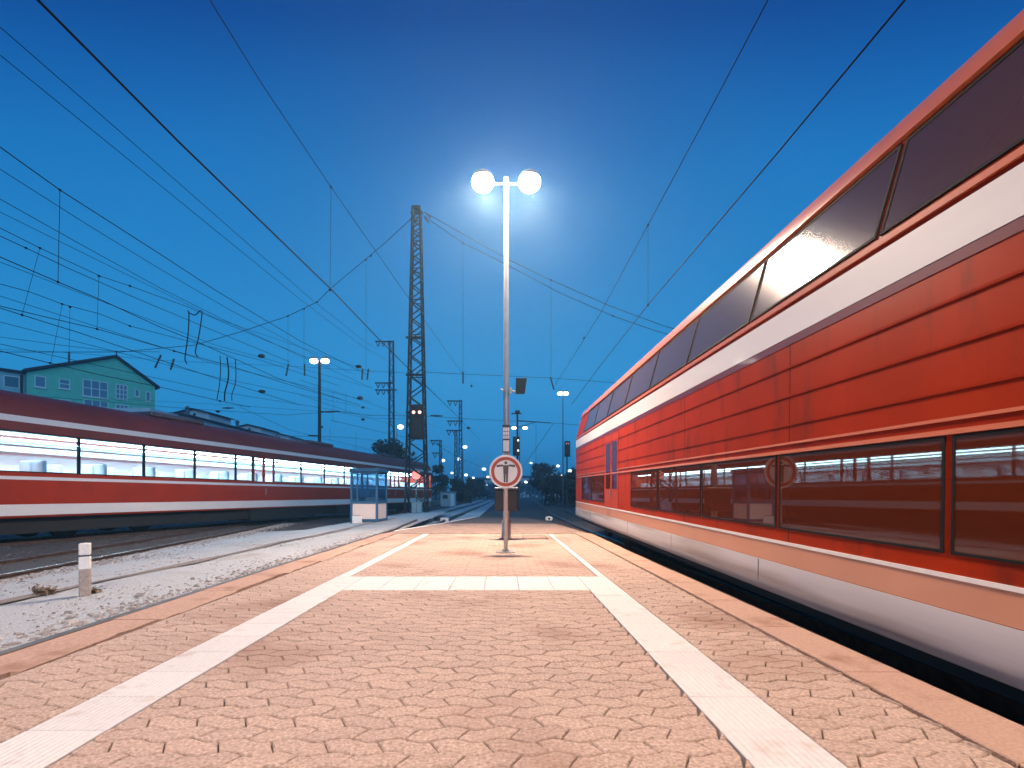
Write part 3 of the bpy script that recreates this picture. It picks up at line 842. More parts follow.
# ================================================================== MASTS AND SIGNALS
def lattice_mast(name, label, cat, loc, h, wb, wt, panels, t_leg, t_br, group=None, mm='lattice'):
    t = thing(name, label, cat, loc, 0, group)
    def cr(k, sx, sy):
        w_ = wb + (wt - wb) * k; return Vector((sx * w_ / 2, sy * w_ / 2, h * k))
    for sx in (-1, 1):
        for sy in (-1, 1): MB().beam(cr(0, sx, sy), cr(1, sx, sy), t_leg, t_leg).build('leg', mm, t)
    br = MB()
    ks = [0]
    for i in range(panels): ks.append(ks[-1] + (wb + (wt - wb) * i / panels))
    ks = [k / ks[-1] for k in ks]
    for i in range(panels):
        s = 1 if i % 2 else -1
        for sy in (-1, 1): br.beam(cr(ks[i], s, sy), cr(ks[i + 1], -s, sy), t_br, t_br)
        for sx in (-1, 1): br.beam(cr(ks[i], sx, s), cr(ks[i + 1], sx, -s), t_br, t_br)
        if i % 4 == 0 or panels < 12:
            for sy in (-1, 1): br.beam(cr(ks[i], -1, sy), cr(ks[i], 1, sy), t_br * .8, t_br * .8)
    br.build('bracing', mm, t)
    return t
TY = 34.0
tw = lattice_mast('lattice_tower', 'tall dark lattice tower that carries the span wires over the tracks', 'tower', (-5.80, TY, GZ), 20.9, 1.36, .50, 34, .12, .07)
MB().box(-.29, .29, -.29, .29, 20.88, 21.0).box(-.42, .42, -.05, .05, 20.6, 20.7).build('cap', 'lattice', tw)
MB().bbox(-.95, .95, -.95, .95, -.02, .25, .04).build('footing', 'concrete', tw)
for z in (11.9, 9.4, 6.9):
    MB().box(-.62, .62, -.66, -.58, z, z + .14).build('crossbar', 'lattice', tw)
c = U(417, 422, TY - 1.0)
sg_ = thing('red_signal', 'black signal box with two red lights mounted on the tall lattice tower', 'signal', (c.x, c.y, c.z))
MB().bbox(-.45, .45, -.12, .12, -1.15, 1.15, .04).build('housing', 'black', sg_)
for x in (-.20, .20):
    hd = MB().lathe([(.13, -.28), (.14, -.28), (.14, -.12), (.13, -.12)], (x, 0, .62), 14, 'Y', False).build('hood', 'black', sg_)
    MB().lathe([(.10, -.15), (.10, -.125)], (x, 0, .62), 14, 'Y').build('lens', 'sig_red', hd)
MB().box(-.3, -.2, .12, .45, -.6, -.5).box(.2, .3, .12, .45, -.6, -.5).box(-.3, .3, .12, .45, .6, .7).build('bracket', 'lattice', sg_)
c = U(417, 511, 33.0)
kx = thing('signal_cabinet', 'pale blue-grey equipment cabinet at the foot of the lattice tower', 'cabinet', (c.x, c.y, GZ))
MB().bbox(-.33, .33, -.2, .2, .06, .92, .02).build('body', 'cabinet', kx)
MB().box(-.36, .36, -.23, .23, .92, .98).build('lid', 'cabinet', kx)
MB().box(-.012, .012, -.208, -.202, .1, .88).build('door_seam', 'black', kx)
MB().box(-.35, .35, -.22, .22, 0, .06).build('plinth', 'concrete', kx)
c = U(416.5, 475, 36.2)
ol = thing('glow_disc', 'round orange disc with added glow on a low post behind the lattice tower', 'signal', (c.x, c.y, GZ))  # marker disc whose orange brightness is put in as emission
zl = c.z - GZ
MB().lathe([(.36, -.12), (.37, -.10), (.37, .1), (.33, .14)], (0, 0, zl), 24, 'Y').build('housing', 'black', ol)
MB().lathe([(.33, -.135), (.33, -.122)], (0, 0, zl), 24, 'Y').build('lens', 'orange_glow', ol)
MB().tube((0, 0, 0), (0, 0, zl - .3), .05).build('post', 'galv_dark', ol)

def arm_mast(label, px, pyt, Y, wpx, arms, panels):
    c = U(px, pyt, Y); h = c.z - GZ; k = Y / FPX
    t = lattice_mast('catenary_mast', label, 'mast', (c.x, Y, GZ), h, wpx * k * 1.2, wpx * k * .8, panels, .8 * k, .45 * k, 'lattice masts with wire arms')
    for x0, x1, y_ in arms:
        z = CAMH + (HY - y_) * k - GZ
        a = MB().beam(((x0 - px) * k, 0, z), ((x1 - px) * k, 0, z), 1.1 * k, 1.1 * k).build('arm', 'lattice', t)
        n_ = 2 if x1 - x0 < 18 else 3
        ins = MB()
        for i in range(n_):
            xx = (x0 - px + 1 + i * 5.5) * k
            ins.tube((xx, 0, z), (xx + 2 * k, 0, z - 5 * k), .45 * k, n=6).tube((xx + 4 * k, 0, z), (xx + 2 * k, 0, z - 5 * k), .45 * k, n=6)
        ins.build('insulator', 'insul', a)
    return t
arm_mast('lattice mast with three wire arms rising behind the tree by the tower', 391.5, 341, 60, 4.6, [(375, 394, 341.5), (375, 394, 383), (375, 397, 390)], 26)
arm_mast('taller lattice mast with two wire arms right of the tower', 460.5, 400, 95, 2.8, [(447, 462, 401), (447, 463, 421)], 22)
arm_mast('lattice mast with one wire arm just left of the taller one', 456, 430, 110, 2.5, [(446, 462, 430.5)], 16)
arm_mast('faint distant lattice mast close right of the tower', 440.5, 440, 140, 2.0, [(430, 442, 440.5), (432, 441, 453)], 12)

# signal mast right of the lamp mast
c = U(516.5, 413, 45)
sm = thing('signal_mast', 'dark signal mast with two white lights standing beyond the platform end', 'signal', (c.x, 45, GZ), 0)
hh = c.z - GZ; k = 45 / FPX
MB().beam((.08, 0, 0), (.08, 0, hh), .16, .16).box(-.12, .28, -.12, .12, 0, .3).build('mast', 'lattice', sm)
MB().box(-.45, .45, -.08, .08, hh - .1, hh).box(-.12, .3, -.1, .1, hh, hh + .22).build('head_frame', 'lattice', sm)
zb = CAMH + (HY - 446.5) * k - GZ
hs_ = MB().bbox(-.34, .26, -.5, -.15, zb - .85, zb + .85, .03).build('housing', 'black', sm)
for py in (441, 451):
    z = CAMH + (HY - py) * k - GZ
    MB().lathe([(.075, -.53), (.075, -.505)], (.13, 0, z), 12, 'Y').build('lens', 'sig_white', hs_)
MB().box(-.3, .2, -.16, .0, zb - .2, zb - .1).build('bracket', 'lattice', sm)
za = CAMH + (HY - 420.5) * k - GZ
MB().beam((.1, 0, za), (3.1, 0, za - .22), .07, .07).beam((.1, 0, za - .6), (1.8, 0, za - .13), .05, .05).build('arm', 'lattice', sm)

c = U(567, 441, 58)
sm = thing('signal_mast', 'slim signal mast with a dark head standing left of the red coach end', 'signal', (c.x, 58, GZ), 0)
MB().beam((0, 0, 0), (0, 0, c.z - GZ), .14, .14).box(-.2, .2, -.2, .2, 0, .3).build('mast', 'lattice', sm)
zb = c.z - GZ - .95
h_ = MB().bbox(-.32, .32, -.4, -.12, zb - .9, zb + .9, .03).build('housing', 'black', sm)
MB().lathe([(.06, -.43), (.06, -.405)], (-.12, 0, zb + .6), 10, 'Y').lathe([(.06, -.43), (.06, -.405)], (.12, 0, zb + .6), 10, 'Y').build('lens', emis('dim_red', (1, .25, .2), .8), h_)

# twin lamp masts of the yard
def yard_lamp(label, px, py, Y, spread, rpx, mm='lamp_far', pole=1.2, group='twin-headed yard lamps'):
    c = U(px, py, Y); k = Y / FPX; h = c.z - GZ
    t = thing('yard_lamp', label, 'street lamp', (c.x, Y, GZ), 0, group)
    MB().tube((0, 0, 0), (0, 0, h), pole * k * .7, pole * k * .45, 8).build('pole', 'lattice' if pole > 2 else 'galv_dark', t)
    MB().tube((-spread * k, 0, h), (spread * k, 0, h), .5 * k).build('crossarm', 'galv_dark', t)
    for s in (-1, 1):
        x = s * spread * k
        hd = MB().ball((x, 0, h + .9 * rpx * k * .7), rpx * k * 1.05, rpx * k * .8, rpx * k * .35, 12, 6).build('lamp_head', 'galv_dark', t, True)
        MB().ball((x, 0, h), rpx * k, rpx * k * .8, rpx * k * .62, 14, 8).build('lamp_glass', mm, hd, True)
    return t
yard_lamp('twin-headed yard lamp on a thick pole above the left train', 319.5, 361, 42, 5.6, 4.2, pole=3.0)
yard_lamp('twin-headed yard lamp on a thin pole left of the red coach end', 563, 393.5, 60, 2.8, 2.9, pole=1.0)
yard_lamp('distant twin-headed yard lamp behind the signal mast, right of the lamp mast', 519.5, 428, 100, 5.6, 2.4, pole=1.0)

def pole_lamp(label, px, py, Y, rpx, mm='lamp_dot', arm=0., group='single pole lamps across the yard'):
    c = U(px, py, Y); k = Y / FPX; h = c.z - GZ
    t = thing('pole_lamp', label, 'street lamp', (c.x - arm * k, Y, GZ), 0, group)
    p = MB().tube((0, 0, 0), (0, 0, h * .97), .6 * k, .4 * k, 6)
    p.tube((0, 0, h * .97), (arm * k, 0, h + rpx * k * .4), .4 * k, n=6)
    p.build('pole', 'galv_dark', t)
    MB().ball((arm * k, 0, h), rpx * k * 1.15, rpx * k, rpx * k * .8, 10, 6).build('lamp_glass', mm, t, True)
    return t
pole_lamp('single bright lamp on a bent pole behind the tree left of the tower', 400.5, 427, 72, 2.6, 'lamp_far', 3.6)
singles = [
 (465, 447, 130, 2.0, 'lamp_dot', 2, 'single lamp near the taller two-armed mast, highest of the lamps there'),
 (458.5, 459, 140, 2.0, 'lamp_dot', 1.5, 'single lamp in front of the one-armed mast'),
 (443, 460.5, 150, 1.8, 'lamp_dot', 1, 'single lamp right of the tower, beside the dark bushes'),
 (466, 475, 170, 1.6, 'lamp_dot', 0, 'low lamp below the two-armed mast'),
 (473, 478, 190, 1.4, 'lamp_dot', 0, 'low lamp at the horizon right of the two-armed mast'),
 (484, 469, 210, 1.9, 'lamp_dot', 0, 'lamp at the horizon just left of the round sign'),
 (478, 484, 240, 1.6, 'lamp_dot', 0, 'lowest lamp at the horizon left of the round sign'),
 (488, 477, 260, 1.4, 'lamp_warm', 0, 'small warm lamp at the left rim of the round sign'),
 (526, 482, 180, 1.6, 'lamp_dot', 0, 'low lamp just right of the round sign'),
 (531, 463, 200, 1.2, 'lamp_dot', 0, 'faint lamp right of the signal mast'),
 (536, 468, 160, 1.9, 'lamp_dot', 1, 'left lamp of the pair over the right track'),
 (541, 469, 170, 1.8, 'lamp_dot', 1, 'right lamp of the pair over the right track'),
 (546, 487, 220, 1.7, 'lamp_dot', 0, 'low lamp at the end of the right track'),
 (551, 474, 190, 1.3, 'lamp_dot', 0, 'small lamp above the dark tree beside the right track'),
 (558, 466, 150, 1.5, 'lamp_dot', 0, 'lamp above the trees left of the slim signal mast'),
 (570, 471, 140, 1.8, 'lamp_dot', 0, 'lamp close right of the slim signal mast'),
 (562, 476, 150, 1.6, 'lamp_warm', 0, 'warm low lamp left of the slim signal mast'),
 (452, 473, 200, 1.3, 'lamp_dot', 0, 'small low lamp between the two armed masts'),
]
for px, py, Y, r_, mm, ar, lb_ in singles: pole_lamp(lb_, px, py, Y, r_, mm, ar)

# ================================================================== BUILDINGS
def gable_building():
    Yl, Yr = 64.5, 76.0
    A = U(27, 372, Yl); B = U(155, 387, Yr); C = U(112, 357, 71.6)
    d = Vector((B.x - A.x, B.y - A.y)); Ln = d.length; ang = math.atan2(d.y, d.x)
    t = thing('apartment_house', 'green gabled house with white windows rising behind the left train', 'house', (A.x, A.y, GZ), ang)
    za = A.z - GZ; zb = B.z - GZ; zr = C.z - GZ; xr = Ln * .655
    MB().prism([(0, 0), (Ln, 0), (Ln, zb), (xr, zr), (0, za)], 0, 16).build('wall', 'green_wall', t)
    rf = MB()
    for (x0, z0, x1, z1) in ((-.35, za - .02, xr, zr + .06), (xr, zr + .06, Ln + .5, zb - .22)):
        rf.prism([(x0, z0), (x1, z1), (x1, z1 + .34), (x0, z0 + .34)], -.45, 16.4)
    rf.build('roof', 'roof_dark', t)
    MB().lathe([(.16, 0), (.16, 1.0), (.22, 1.02), (.22, 1.12)], (Ln * .30, .6, za + .62), 10).build('chimney', 'roof_dark', t)
    MB().beam((xr, -.5, zr + .2), (xr, -.5, zr + .9), .12, .12).build('finial', 'roof_dark', t)
    def win(px0, px1, py0, py1, nx, ny):
        # pixel -> wall plane (local x, z)
        def loc(px, py):
            u = (px - HX) / FPX
            s = (u * A.y - A.x) / (d.x / Ln - u * d.y / Ln); Y = A.y + s * d.y / Ln
            return s, CAMH + (HY - py) / FPX * Y - GZ
        x0, z1 = loc(px0, py0); x1, _ = loc(px1, py0); _, z0 = loc((px0 + px1) / 2, py1); _, z1 = loc((px0 + px1) / 2, py0)
        f = MB(); wv = .11; y0_ = -.05
        for i in range(nx + 1):
            x = x0 + (x1 - x0) * i / nx; f.box(x - wv / 2, x + wv / 2, y0_, -.005, z0 + wv / 2, z1 - wv / 2)
        for j in range(ny + 1):
            z = z0 + (z1 - z0) * j / ny; f.box(x0 - wv / 2, x1 + wv / 2, y0_ - .004, -.005, z - wv / 2, z + wv / 2)
        w_ = f.build('window', 'white', t)
        MB().box(x0, x1, -.02, -.003, z0, z1).build('pane', 'house_pane', w_)
        MB().box(x0 - .12, x1 + .12, -.14, -.003, z0 - .16, z0 - .07).build('sill', 'white', w_)
    win(35, 45.5, 376.5, 387, 1, 1); win(59.5, 69.5, 379.5, 388.5, 1, 2); win(83, 107.5, 381, 397, 3, 2); win(116, 127, 385, 399, 3, 3)
    win(135, 139, 389.5, 396.5, 1, 1); win(146, 150, 392, 401, 1, 1)
    win(84, 108, 401, 412, 3, 2); win(116, 128, 405, 415, 3, 2); win(134, 139, 408, 415, 1, 1); win(36, 46, 399, 409, 1, 1); win(60, 70, 400, 411, 1, 1)
    # flat-roofed wing
    wg = MB().box(-14, -.02, 1.2, 14, 0, za - .1).build('wing', 'pale_wall', t)
    MB().box(-14.3, .2, .85, 14.2, za - .1, za + .22).build('flat_roof', 'roof_dark', wg)
    MB().box(-1.9, -.6, 1.15, 1.197, za - 2.0, za - .7).build('window', 'glass_blue', wg)
    MB().box(-2.0, -1.9, 1.12, 1.196, za - 2.1, za - .6).box(-.6, -.5, 1.12, 1.196, za - 2.1, za - .6).box(-1.9, -.6, 1.12, 1.196, za - 2.1, za - 2.0).box(-1.9, -.6, 1.12, 1.196, za - .7, za - .6).build('window_frame', 'white', wg)
    MB().lathe([(.12, 0), (.12, 3.2)], (-.35, 1.0, za - 3.5), 8).build('downpipe', 'roof_dark', wg)
gable_building()

lb_ = thing('long_building', 'long flat-roofed building with small gabled roof huts behind the left train', 'building', (-42.2, 60, GZ), 0)
MB().box(-10, 0, 0, 52, 0, 11.9).build('wall', 'white_wall', lb_)
MB().box(-10.3, .3, 5.2, 52.3, 11.9, 12.25).build('parapet', 'roof_dark', lb_)
for yy, hgt in ((13.5, 1.75), (29.5, 1.7), (41.5, 1.6)):
    hx = MB().add([], []); hx.prism([(-5.5, 12.25), (-.9, 12.25), (-.9, 12.25 + hgt - .55), (-3.2, 12.25 + hgt), (-5.5, 12.25 + hgt - .55)], yy, yy + 6)
    h_ = hx.build('roof_hut', 'white_wall', lb_)
    MB().prism([(-5.9, 12.25 + hgt - .62), (-3.2, 12.27 + hgt), (-.5, 12.25 + hgt - .62), (-.5, 12.25 + hgt - .44), (-3.2, 12.45 + hgt), (-5.9, 12.25 + hgt - .44)], yy - .4, yy + 6.4).build('roof', 'roof_dark', h_)
    MB().lathe([(.22, -.04), (.22, .02)], (-3.0, yy, 12.25 + hgt - .75), 12, 'Y').build('vent', 'black', h_)
for yy in (9, 22, 36): MB().lathe([(.25, 0), (.25, 1.1), (.4, 1.15), (.1, 1.5)], (-1.2, yy, 12.25), 10).build('vent_cowl', 'galv_dark', lb_)
for yy in range(4, 50, 4): MB().box(.003, .05, yy, yy + 1.6, 8.4, 10.4).build('window', 'glass_blue', lb_)

c = U(448.5, 490, 62)
hu = thing('equipment_hut', 'small pale equipment hut beyond the end of the left train', 'hut', (c.x, 62, GZ))
MB().box(-.85, .85, -1, 1, 0, 1.75).build('wall', 'cabinet', hu)
MB().bbox(-.95, .95, -1.1, 1.1, 1.75, 1.9, .03).build('roof', 'galv_dark', hu)
MB().box(.35, .8, -1.02, -1.003, .05, 1.6).build('door', 'white_worn', hu)
MB().box(-.6, 0, -1.03, -1.003, 1.0, 1.45).build('vent', 'black', hu)

c = U(560, 517, 38)
bx = thing('track_box', 'small pale cable box beside the right track', 'cabinet', (6.4, 38, GZ))
MB().bbox(-.3, .3, -.2, .2, .15, .75, .02).build('body', 'white_worn', bx)
MB().tube((0, 0, 0), (0, 0, .16), .06).build('stand', 'galv_dark', bx)
bx = thing('switch_box', 'low pale point motor box beside the track left of the platform end', 'cabinet', tuple(G(434, 520, GZ + .1)))
MB().bbox(-.5, .0, -.2, .2, -.1, .14, .03).bbox(.35, .8, -.2, .2, -.1, .12, .03).build('cover', 'white_worn', bx)
MB().box(.0, .35, -.12, .12, -.08, .08).build('rod', 'black', bx)
bx = thing('switch_lamp', 'small white point indicator on the right rim of the platform end', 'signal', tuple(G(549, 521, -.2)))
MB().bbox(-.17, .17, -.12, .12, 0, .22, .05).build('housing', 'white_worn', bx)
MB().lathe([(.06, -.13), (.06, -.122)], (0, 0, .12), 10, 'Y').build('lens', 'black', bx)

# ================================================================== TREES
def tree(label, px, py, Y, wpx, name='tree', n_=900, group='dark trees and bushes round the yard', zbase=GZ, seed=1, leaf='leaf', bush=False):
    r_ = random.Random(seed); k = Y / FPX
    top = U(px, py, Y); Hh = top.z - zbase; Wd = wpx * k
    t = thing(name, label, 'bush' if bush else 'tree', (top.x, Y, zbase), 0, group)
    tr_ = MB().tube((0, 0, 0), (.05 * Wd, 0, Hh * .45), .05 * Hh * .5, .03 * Hh * .5, 8)
    for i in range(7):
        a = i * .9 + r_.uniform(0, .5); z = Hh * r_.uniform(.2, .5)
        tr_.tube((.04 * Wd, 0, z), (math.cos(a) * Wd * .32, math.sin(a) * Wd * .32, z + Hh * r_.uniform(.15, .4)), .014 * Hh, .005 * Hh, 5)
    tr_.build('trunk', 'bark', t)
    cr_ = MB(); cl = []
    for i in range(26):
        a = r_.uniform(0, 6.28); rr = Wd * .5 * math.sqrt(r_.random()); hh = r_.uniform(.12 if bush else .30, .95) * Hh
        rr *= math.sqrt(max(.05, 1 - ((hh / Hh - .45) / .6) ** 2))
        cl.append((rr * math.cos(a), rr * math.sin(a), hh, r_.uniform(.12, .22) * Wd))
    s0 = max(.12, 1.7 * k)
    for i in range(int(n_ * 1.8)):
        cx, cy, cz, cr = r_.choice(cl)
        p = Vector((r_.gauss(0, 1), r_.gauss(0, 1), r_.gauss(0, .8))).normalized() * cr * r_.random() ** .4
        c_ = Vector((cx, cy, min(cz, Hh - cr * .6))) + p
        u = Vector((r_.gauss(0, 1), r_.gauss(0, 1), r_.gauss(0, 1))).normalized(); v_ = u.orthogonal().normalized()
        s = s0 * r_.uniform(.6, 1.5)
        cr_.add([c_ - u * s, c_ + v_ * s * .5, c_ + u * s, c_ - v_ * s * .5], [(0, 1, 2, 3)])
    cr_.build('crown', leaf, t)
tree('dark bushy tree behind the left train, left of the tower', 391, 441, 66, 46, n_=1500, seed=2)
tree('round dark tree just right of the tower', 435, 466, 80, 22, n_=800, seed=3)
tree('dark bush beside the pale equipment hut', 463, 478, 85, 26, 'bush', 800, seed=4, bush=True)
tree('dark tree beneath the two-armed masts', 474, 480, 120, 26, n_=700, seed=5, leaf='leaf_far')
tree('dark tree on the right of the right track near the slim signal mast', 545, 464, 90, 30, n_=900, seed=6, leaf='leaf_far')
tree('broad dark bush at the foot of the slim signal mast', 560, 474, 70, 40, 'bush', 1100, seed=7, bush=True)
tree('dark bush hard by the red coach end', 580, 470, 60, 40, 'bush', 1000, seed=8, bush=True)
tree('far tree at the horizon behind the round sign', 500, 483, 240, 36, n_=500, seed=9, leaf='leaf_far')
tree('far tree at the horizon at the end of the right track', 530, 482, 220, 34, n_=500, seed=10, leaf='leaf_far')
tree('far tree at the horizon left of the round sign', 484, 486, 260, 30, n_=400, seed=12, leaf='leaf_far')
fw = MB(); r_ = random.Random(40)
for i in range(5200):
    x = r_.uniform(-420, 420); y = 330 + r_.uniform(0, 40) + abs(x) * .1; hm = 4 + 3.5 * math.sin(x * .05) + 2.2 * math.sin(x * .17 + 1)
    z = GZ + r_.random() * max(2., hm); s = r_.uniform(.7, 1.8)
    u = Vector((r_.gauss(0, 1), r_.gauss(0, 1), r_.gauss(0, 1))).normalized(); v_ = u.orthogonal().normalized(); c_ = Vector((x, y, z))
    fw.add([c_ - u * s, c_ + v_ * s * .7, c_ + u * s, c_ - v_ * s * .7], [(0, 1, 2, 3)])
tag(fw.build('far_wood', 'leaf_far'), 'dark line of far woods along the whole horizon', 'wood', kind='stuff')
fm = MB()
for x0, x1, h_ in ((-30, -12, 7), (-8, 4, 6), (10, 24, 8), (26, 50, 10)):
    pass
for i, (px0, px1, py, Y, lbl) in enumerate(((468, 492, 480, 280, 'low far building at the horizon left of the round sign'), (520, 538, 478, 300, 'low far building at the horizon right of the round sign'), (545, 566, 481, 260, 'low far building behind the bushes near the slim signal mast'))):
    a = U(px0, py, Y); b = U(px1, py, Y)
    fb = thing('far_building', lbl, 'building', ((a.x + b.x) / 2, Y, GZ), 0, 'low far buildings at the horizon')
    w_ = (b.x - a.x) / 2; h_ = a.z - GZ
    MB().box(-w_, w_, 0, 12, 0, h_).build('wall', 'white_wall', fb)
    MB().prism([(-w_ - .4, h_), (w_ + .4, h_), (w_ * .6, h_ + 1.4), (-w_ * .6, h_ + 1.4)], -.4, 12.4).build('roof', 'roof_dark', fb)
    ws = random.Random(i)
    for k in range(4):
        x = -w_ * .8 + k * w_ * .45
        MB().box(x, x + w_ * .2, -.06, -.003, h_ * .45, h_ * .75).build('window', 'lamp_dot' if ws.random() < .6 else 'glass_blue', fb)

# ================================================================== WIRES
def rad(Y): return .0032 + .00065 * Y
wires = []
def wire(label, pts, r=None, cat='wire', group='overhead wires', nodes=(), name='overhead_wire', nodesize=1.0):
    pts = [Vector(p) for p in pts]
    ym = sum(p.y for p in pts) / len(pts)
    mb = MB().path(pts, (r * (.68 if pts[-1].x < -2 else .82) if r and r != .0125 else r) or rad(ym))
    for p in nodes:
        rr = .0016 * p[1] * nodesize + .008
        mb.ball(p, rr, rr * 1.3, rr, 8, 6)
    return tag(mb.build(name, 'wire'), label, cat, group)
def back_ext(a, b, y=-6):
    a = Vector(a); b = Vector(b); t = (y - a.y) / (b.y - a.y); return a + (b - a) * t
def hl(h, pts):
    q = [H(px, py, h) for px, py in pts]
    return [back_ext(q[0], q[1], min(q[0].y, q[1].y) - 9)] + q
# left-hand pair over the edge of the platform
c1 = hl(4.2, [(38, 0), (180, 143), (333, 291), (376, 336), (409, 369), (457, 416)])
wire('thick contact wire running steeply down the upper left sky', c1, .0125)
m1 = [Vector(U(210, 0, 6.68)), U(262, 84, 8.2), U(331, 187, 10.3), U(370, 243, 13.4), U(410, 300, 17.4), U(465, 377, 28)]
m1 = [back_ext(m1[0], m1[1])] + m1
wire('carrier wire steeply above the thick contact wire left of the lamp mast', m1, .011)
wire('vertical dropper between the carrier wire and thick contact wire left of the tower', [U(330, 290, 10.3), U(331, 187, 10.3)], .007, nodes=[U(330, 290, 10.3), U(331, 187, 10.3)], name='dropper_wire', group='dropper wires')
# right-hand pair over the right track
c2 = hl(4.2, [(905, 0), (780, 150), (648, 305), (600, 366), (572, 404)])
wire('thick contact wire over the red coach at the right', c2, .012)
m2 = [U(768, 0, 6.9), U(710, 110, 8.7), U(648, 225, 11.05), U(600, 314, 15.5), U(555, 385, 26)]
m2 = [back_ext(m2[0], m2[1])] + m2
wire('carrier wire above the contact wire of the red coach track', m2, .011, nodes=[U(584, 338, 18)])
wire('vertical dropper right of the lamp mast joining carrier and contact wire', [U(648, 305, 11.05), U(648, 225, 11.05)], .007, nodes=[U(648, 305, 11.05), U(648, 225, 11.05)], name='dropper_wire', group='dropper wires')
# high feeders to the three-armed mast
wire('upper of the two parallel feeder wires to the three-armed mast', hl(18, [(0, 27), (156, 163), (312, 300), (367, 343), (377, 349)]), .026)
wire('lower of the two parallel feeder wires to the three-armed mast', hl(18, [(0, 55), (150, 177), (301, 300), (362, 346), (386, 360)]), .026)
# left near catenary
c3 = hl(4.2, [(0, 257), (58, 282), (99, 299), (160, 327), (200, 343), (277, 378)]); c3 += [U(340, 399, 24.5)]
wire('contact wire over the nearest left track', c3, .014, nodes=[U(58, 282, 9.86)])
m3 = hl(6.0, [(0, 147), (60, 190), (160, 254), (215, 290), (300, 341), (368, 375)])
wire('carrier wire over the nearest left track', m3, .015)
wire('vertical dropper in the upper left between carrier and contact wire', [U(58, 282, 9.86), U(60, 190, 9.86)], .008, nodes=[U(58, 282, 9.86), U(60, 190, 9.86)], name='dropper_wire', group='dropper wires')
wire('thin wire just under the carrier wire at the left', hl(7.5, [(0, 169), (17, 180), (88, 225), (160, 269), (230, 310), (300, 347), (350, 373)]), .013)
wire('thin lone wire across the left sky below the carrier wires', hl(7.5, [(0, 199), (80, 244), (160, 288), (220, 318), (300, 356), (372, 388)]), .014)
# middle left catenary
m4 = hl(6.2, [(0, 228), (40, 248), (100, 276), (130, 286), (188, 307), (260, 338), (330, 367)])
wire('faint carrier wire with clips over the left train', m4, .013, nodes=[U(40, 248, 12.6), U(130, 286, 14.8)])
wire('second faint wire with a clip close below the carrier over the left train', hl(6.0, [(0, 236), (26, 248), (70, 269), (138, 299), (200, 325), (290, 362)]), .014, nodes=[U(26, 248, 12.2)])
c4 = hl(4.2, [(0, 306), (50, 318), (97, 329), (160, 347), (230, 366), (300, 388), (360, 405)])
wire('upper contact wire over the left train', c4, .014, nodes=[U(97, 329, 12.7), U(174, 351, 14.6)])
wire('lower contact wire over the left train', hl(4.2, [(0, 308), (22, 315), (80, 333), (160, 360), (230, 383), (300, 405)]), .015, nodes=[U(22, 315, 11.7)])
wire('leaning dropper at the far left, left of the upright one', [U(22, 315, 12), U(40, 248, 12.4)], .007, nodes=[U(40, 248, 12.4)], name='dropper_wire', group='dropper wires')
wire('upright dropper above the green house', [U(97, 329, 13), U(99, 276, 13)], .007, nodes=[U(99, 276, 13)], name='dropper_wire', group='dropper wires')
# far left catenary, in front of the green house
m5 = hl(6.4, [(0, 284), (30, 292), (62, 304), (100, 314), (130, 326), (180, 339), (260, 360), (340, 386)])
wire('carrier wire with clips low over the green house', m5, .016, nodes=[U(62, 304, 17), U(70, 307, 17), U(130, 326, 19)])
wire('contact wire crossing in front of the green house', hl(4.2, [(0, 351), (50, 363), (100, 375), (160, 387), (220, 401), (250, 407)]), .018, nodes=[U(50, 363, 15.9), U(220, 401, 22)])
wire('leaning dropper left above the green house roof', [U(51, 363, 16), U(62, 305, 17)], .008, name='dropper_wire', group='dropper wires')
wire('upright dropper over the green house chimney', [U(69, 352, 17), U(70, 307, 17)], .008, name='dropper_wire', group='dropper wires')
wire('thin wire ending at the long rods above the green house', hl(6.5, [(0, 337), (60, 345), (110, 351), (160, 352), (172, 361)][:4]), .014)

# span wires between the tower and the sides
Yt = TY
wire('span wire hanging from the tower top to the left', [U(416, 214, Yt), U(385, 243, Yt), U(355, 268, Yt), U(331, 288, Yt), U(317, 302, Yt), U(288, 316, Yt), U(240, 332, Yt), U(195, 345, Yt), U(120, 352, Yt), U(0, 352, Yt), U(-300, 340, Yt)], .03, 'wire', 'span wires from the tower', nodes=[U(371, 256, Yt), U(366, 260, Yt), U(317, 302, Yt), U(304, 309, Yt), U(288, 316, Yt)])
wire('upper span wire from the tower top to the right', [U(424, 212, Yt), U(470, 238, Yt), U(509, 260, Yt), U(551, 280, Yt), U(610, 306, Yt), U(664, 326, Yt), U(760, 352, Yt), U(900, 370, Yt)], .028, 'wire', 'span wires from the tower', nodes=[U(551, 280, Yt)])
wire('lower span wire from the tower top to the right', [U(424, 216, Yt), U(463, 243, Yt), U(509, 266, Yt), U(560, 293, Yt), U(613, 316, Yt), U(656, 331, Yt), U(760, 360, Yt), U(900, 380, Yt)], .028, 'wire', 'span wires from the tower', nodes=[U(463, 243, Yt), U(613, 316, Yt)])
wire('level cross wire from the tower behind the loudspeaker', [U(424, 372, Yt), U(463, 374, Yt), U(552, 378, Yt), U(620, 383, Yt), U(760, 392, Yt)], .018, 'wire', 'span wires from the tower')
wire('level lower cross wire from the tower to the right', [U(424, 416, Yt), U(470, 419, Yt), U(553, 423, Yt), U(640, 430, Yt)], .014, 'wire', 'span wires from the tower')
wire('upper cross wire from the tower to the left', [U(410, 373, Yt), U(368, 371, Yt), U(305, 367, Yt), U(287, 366, Yt), U(173, 361, Yt), U(60, 352, Yt), U(-200, 340, Yt)], .014, 'wire', 'span wires from the tower')
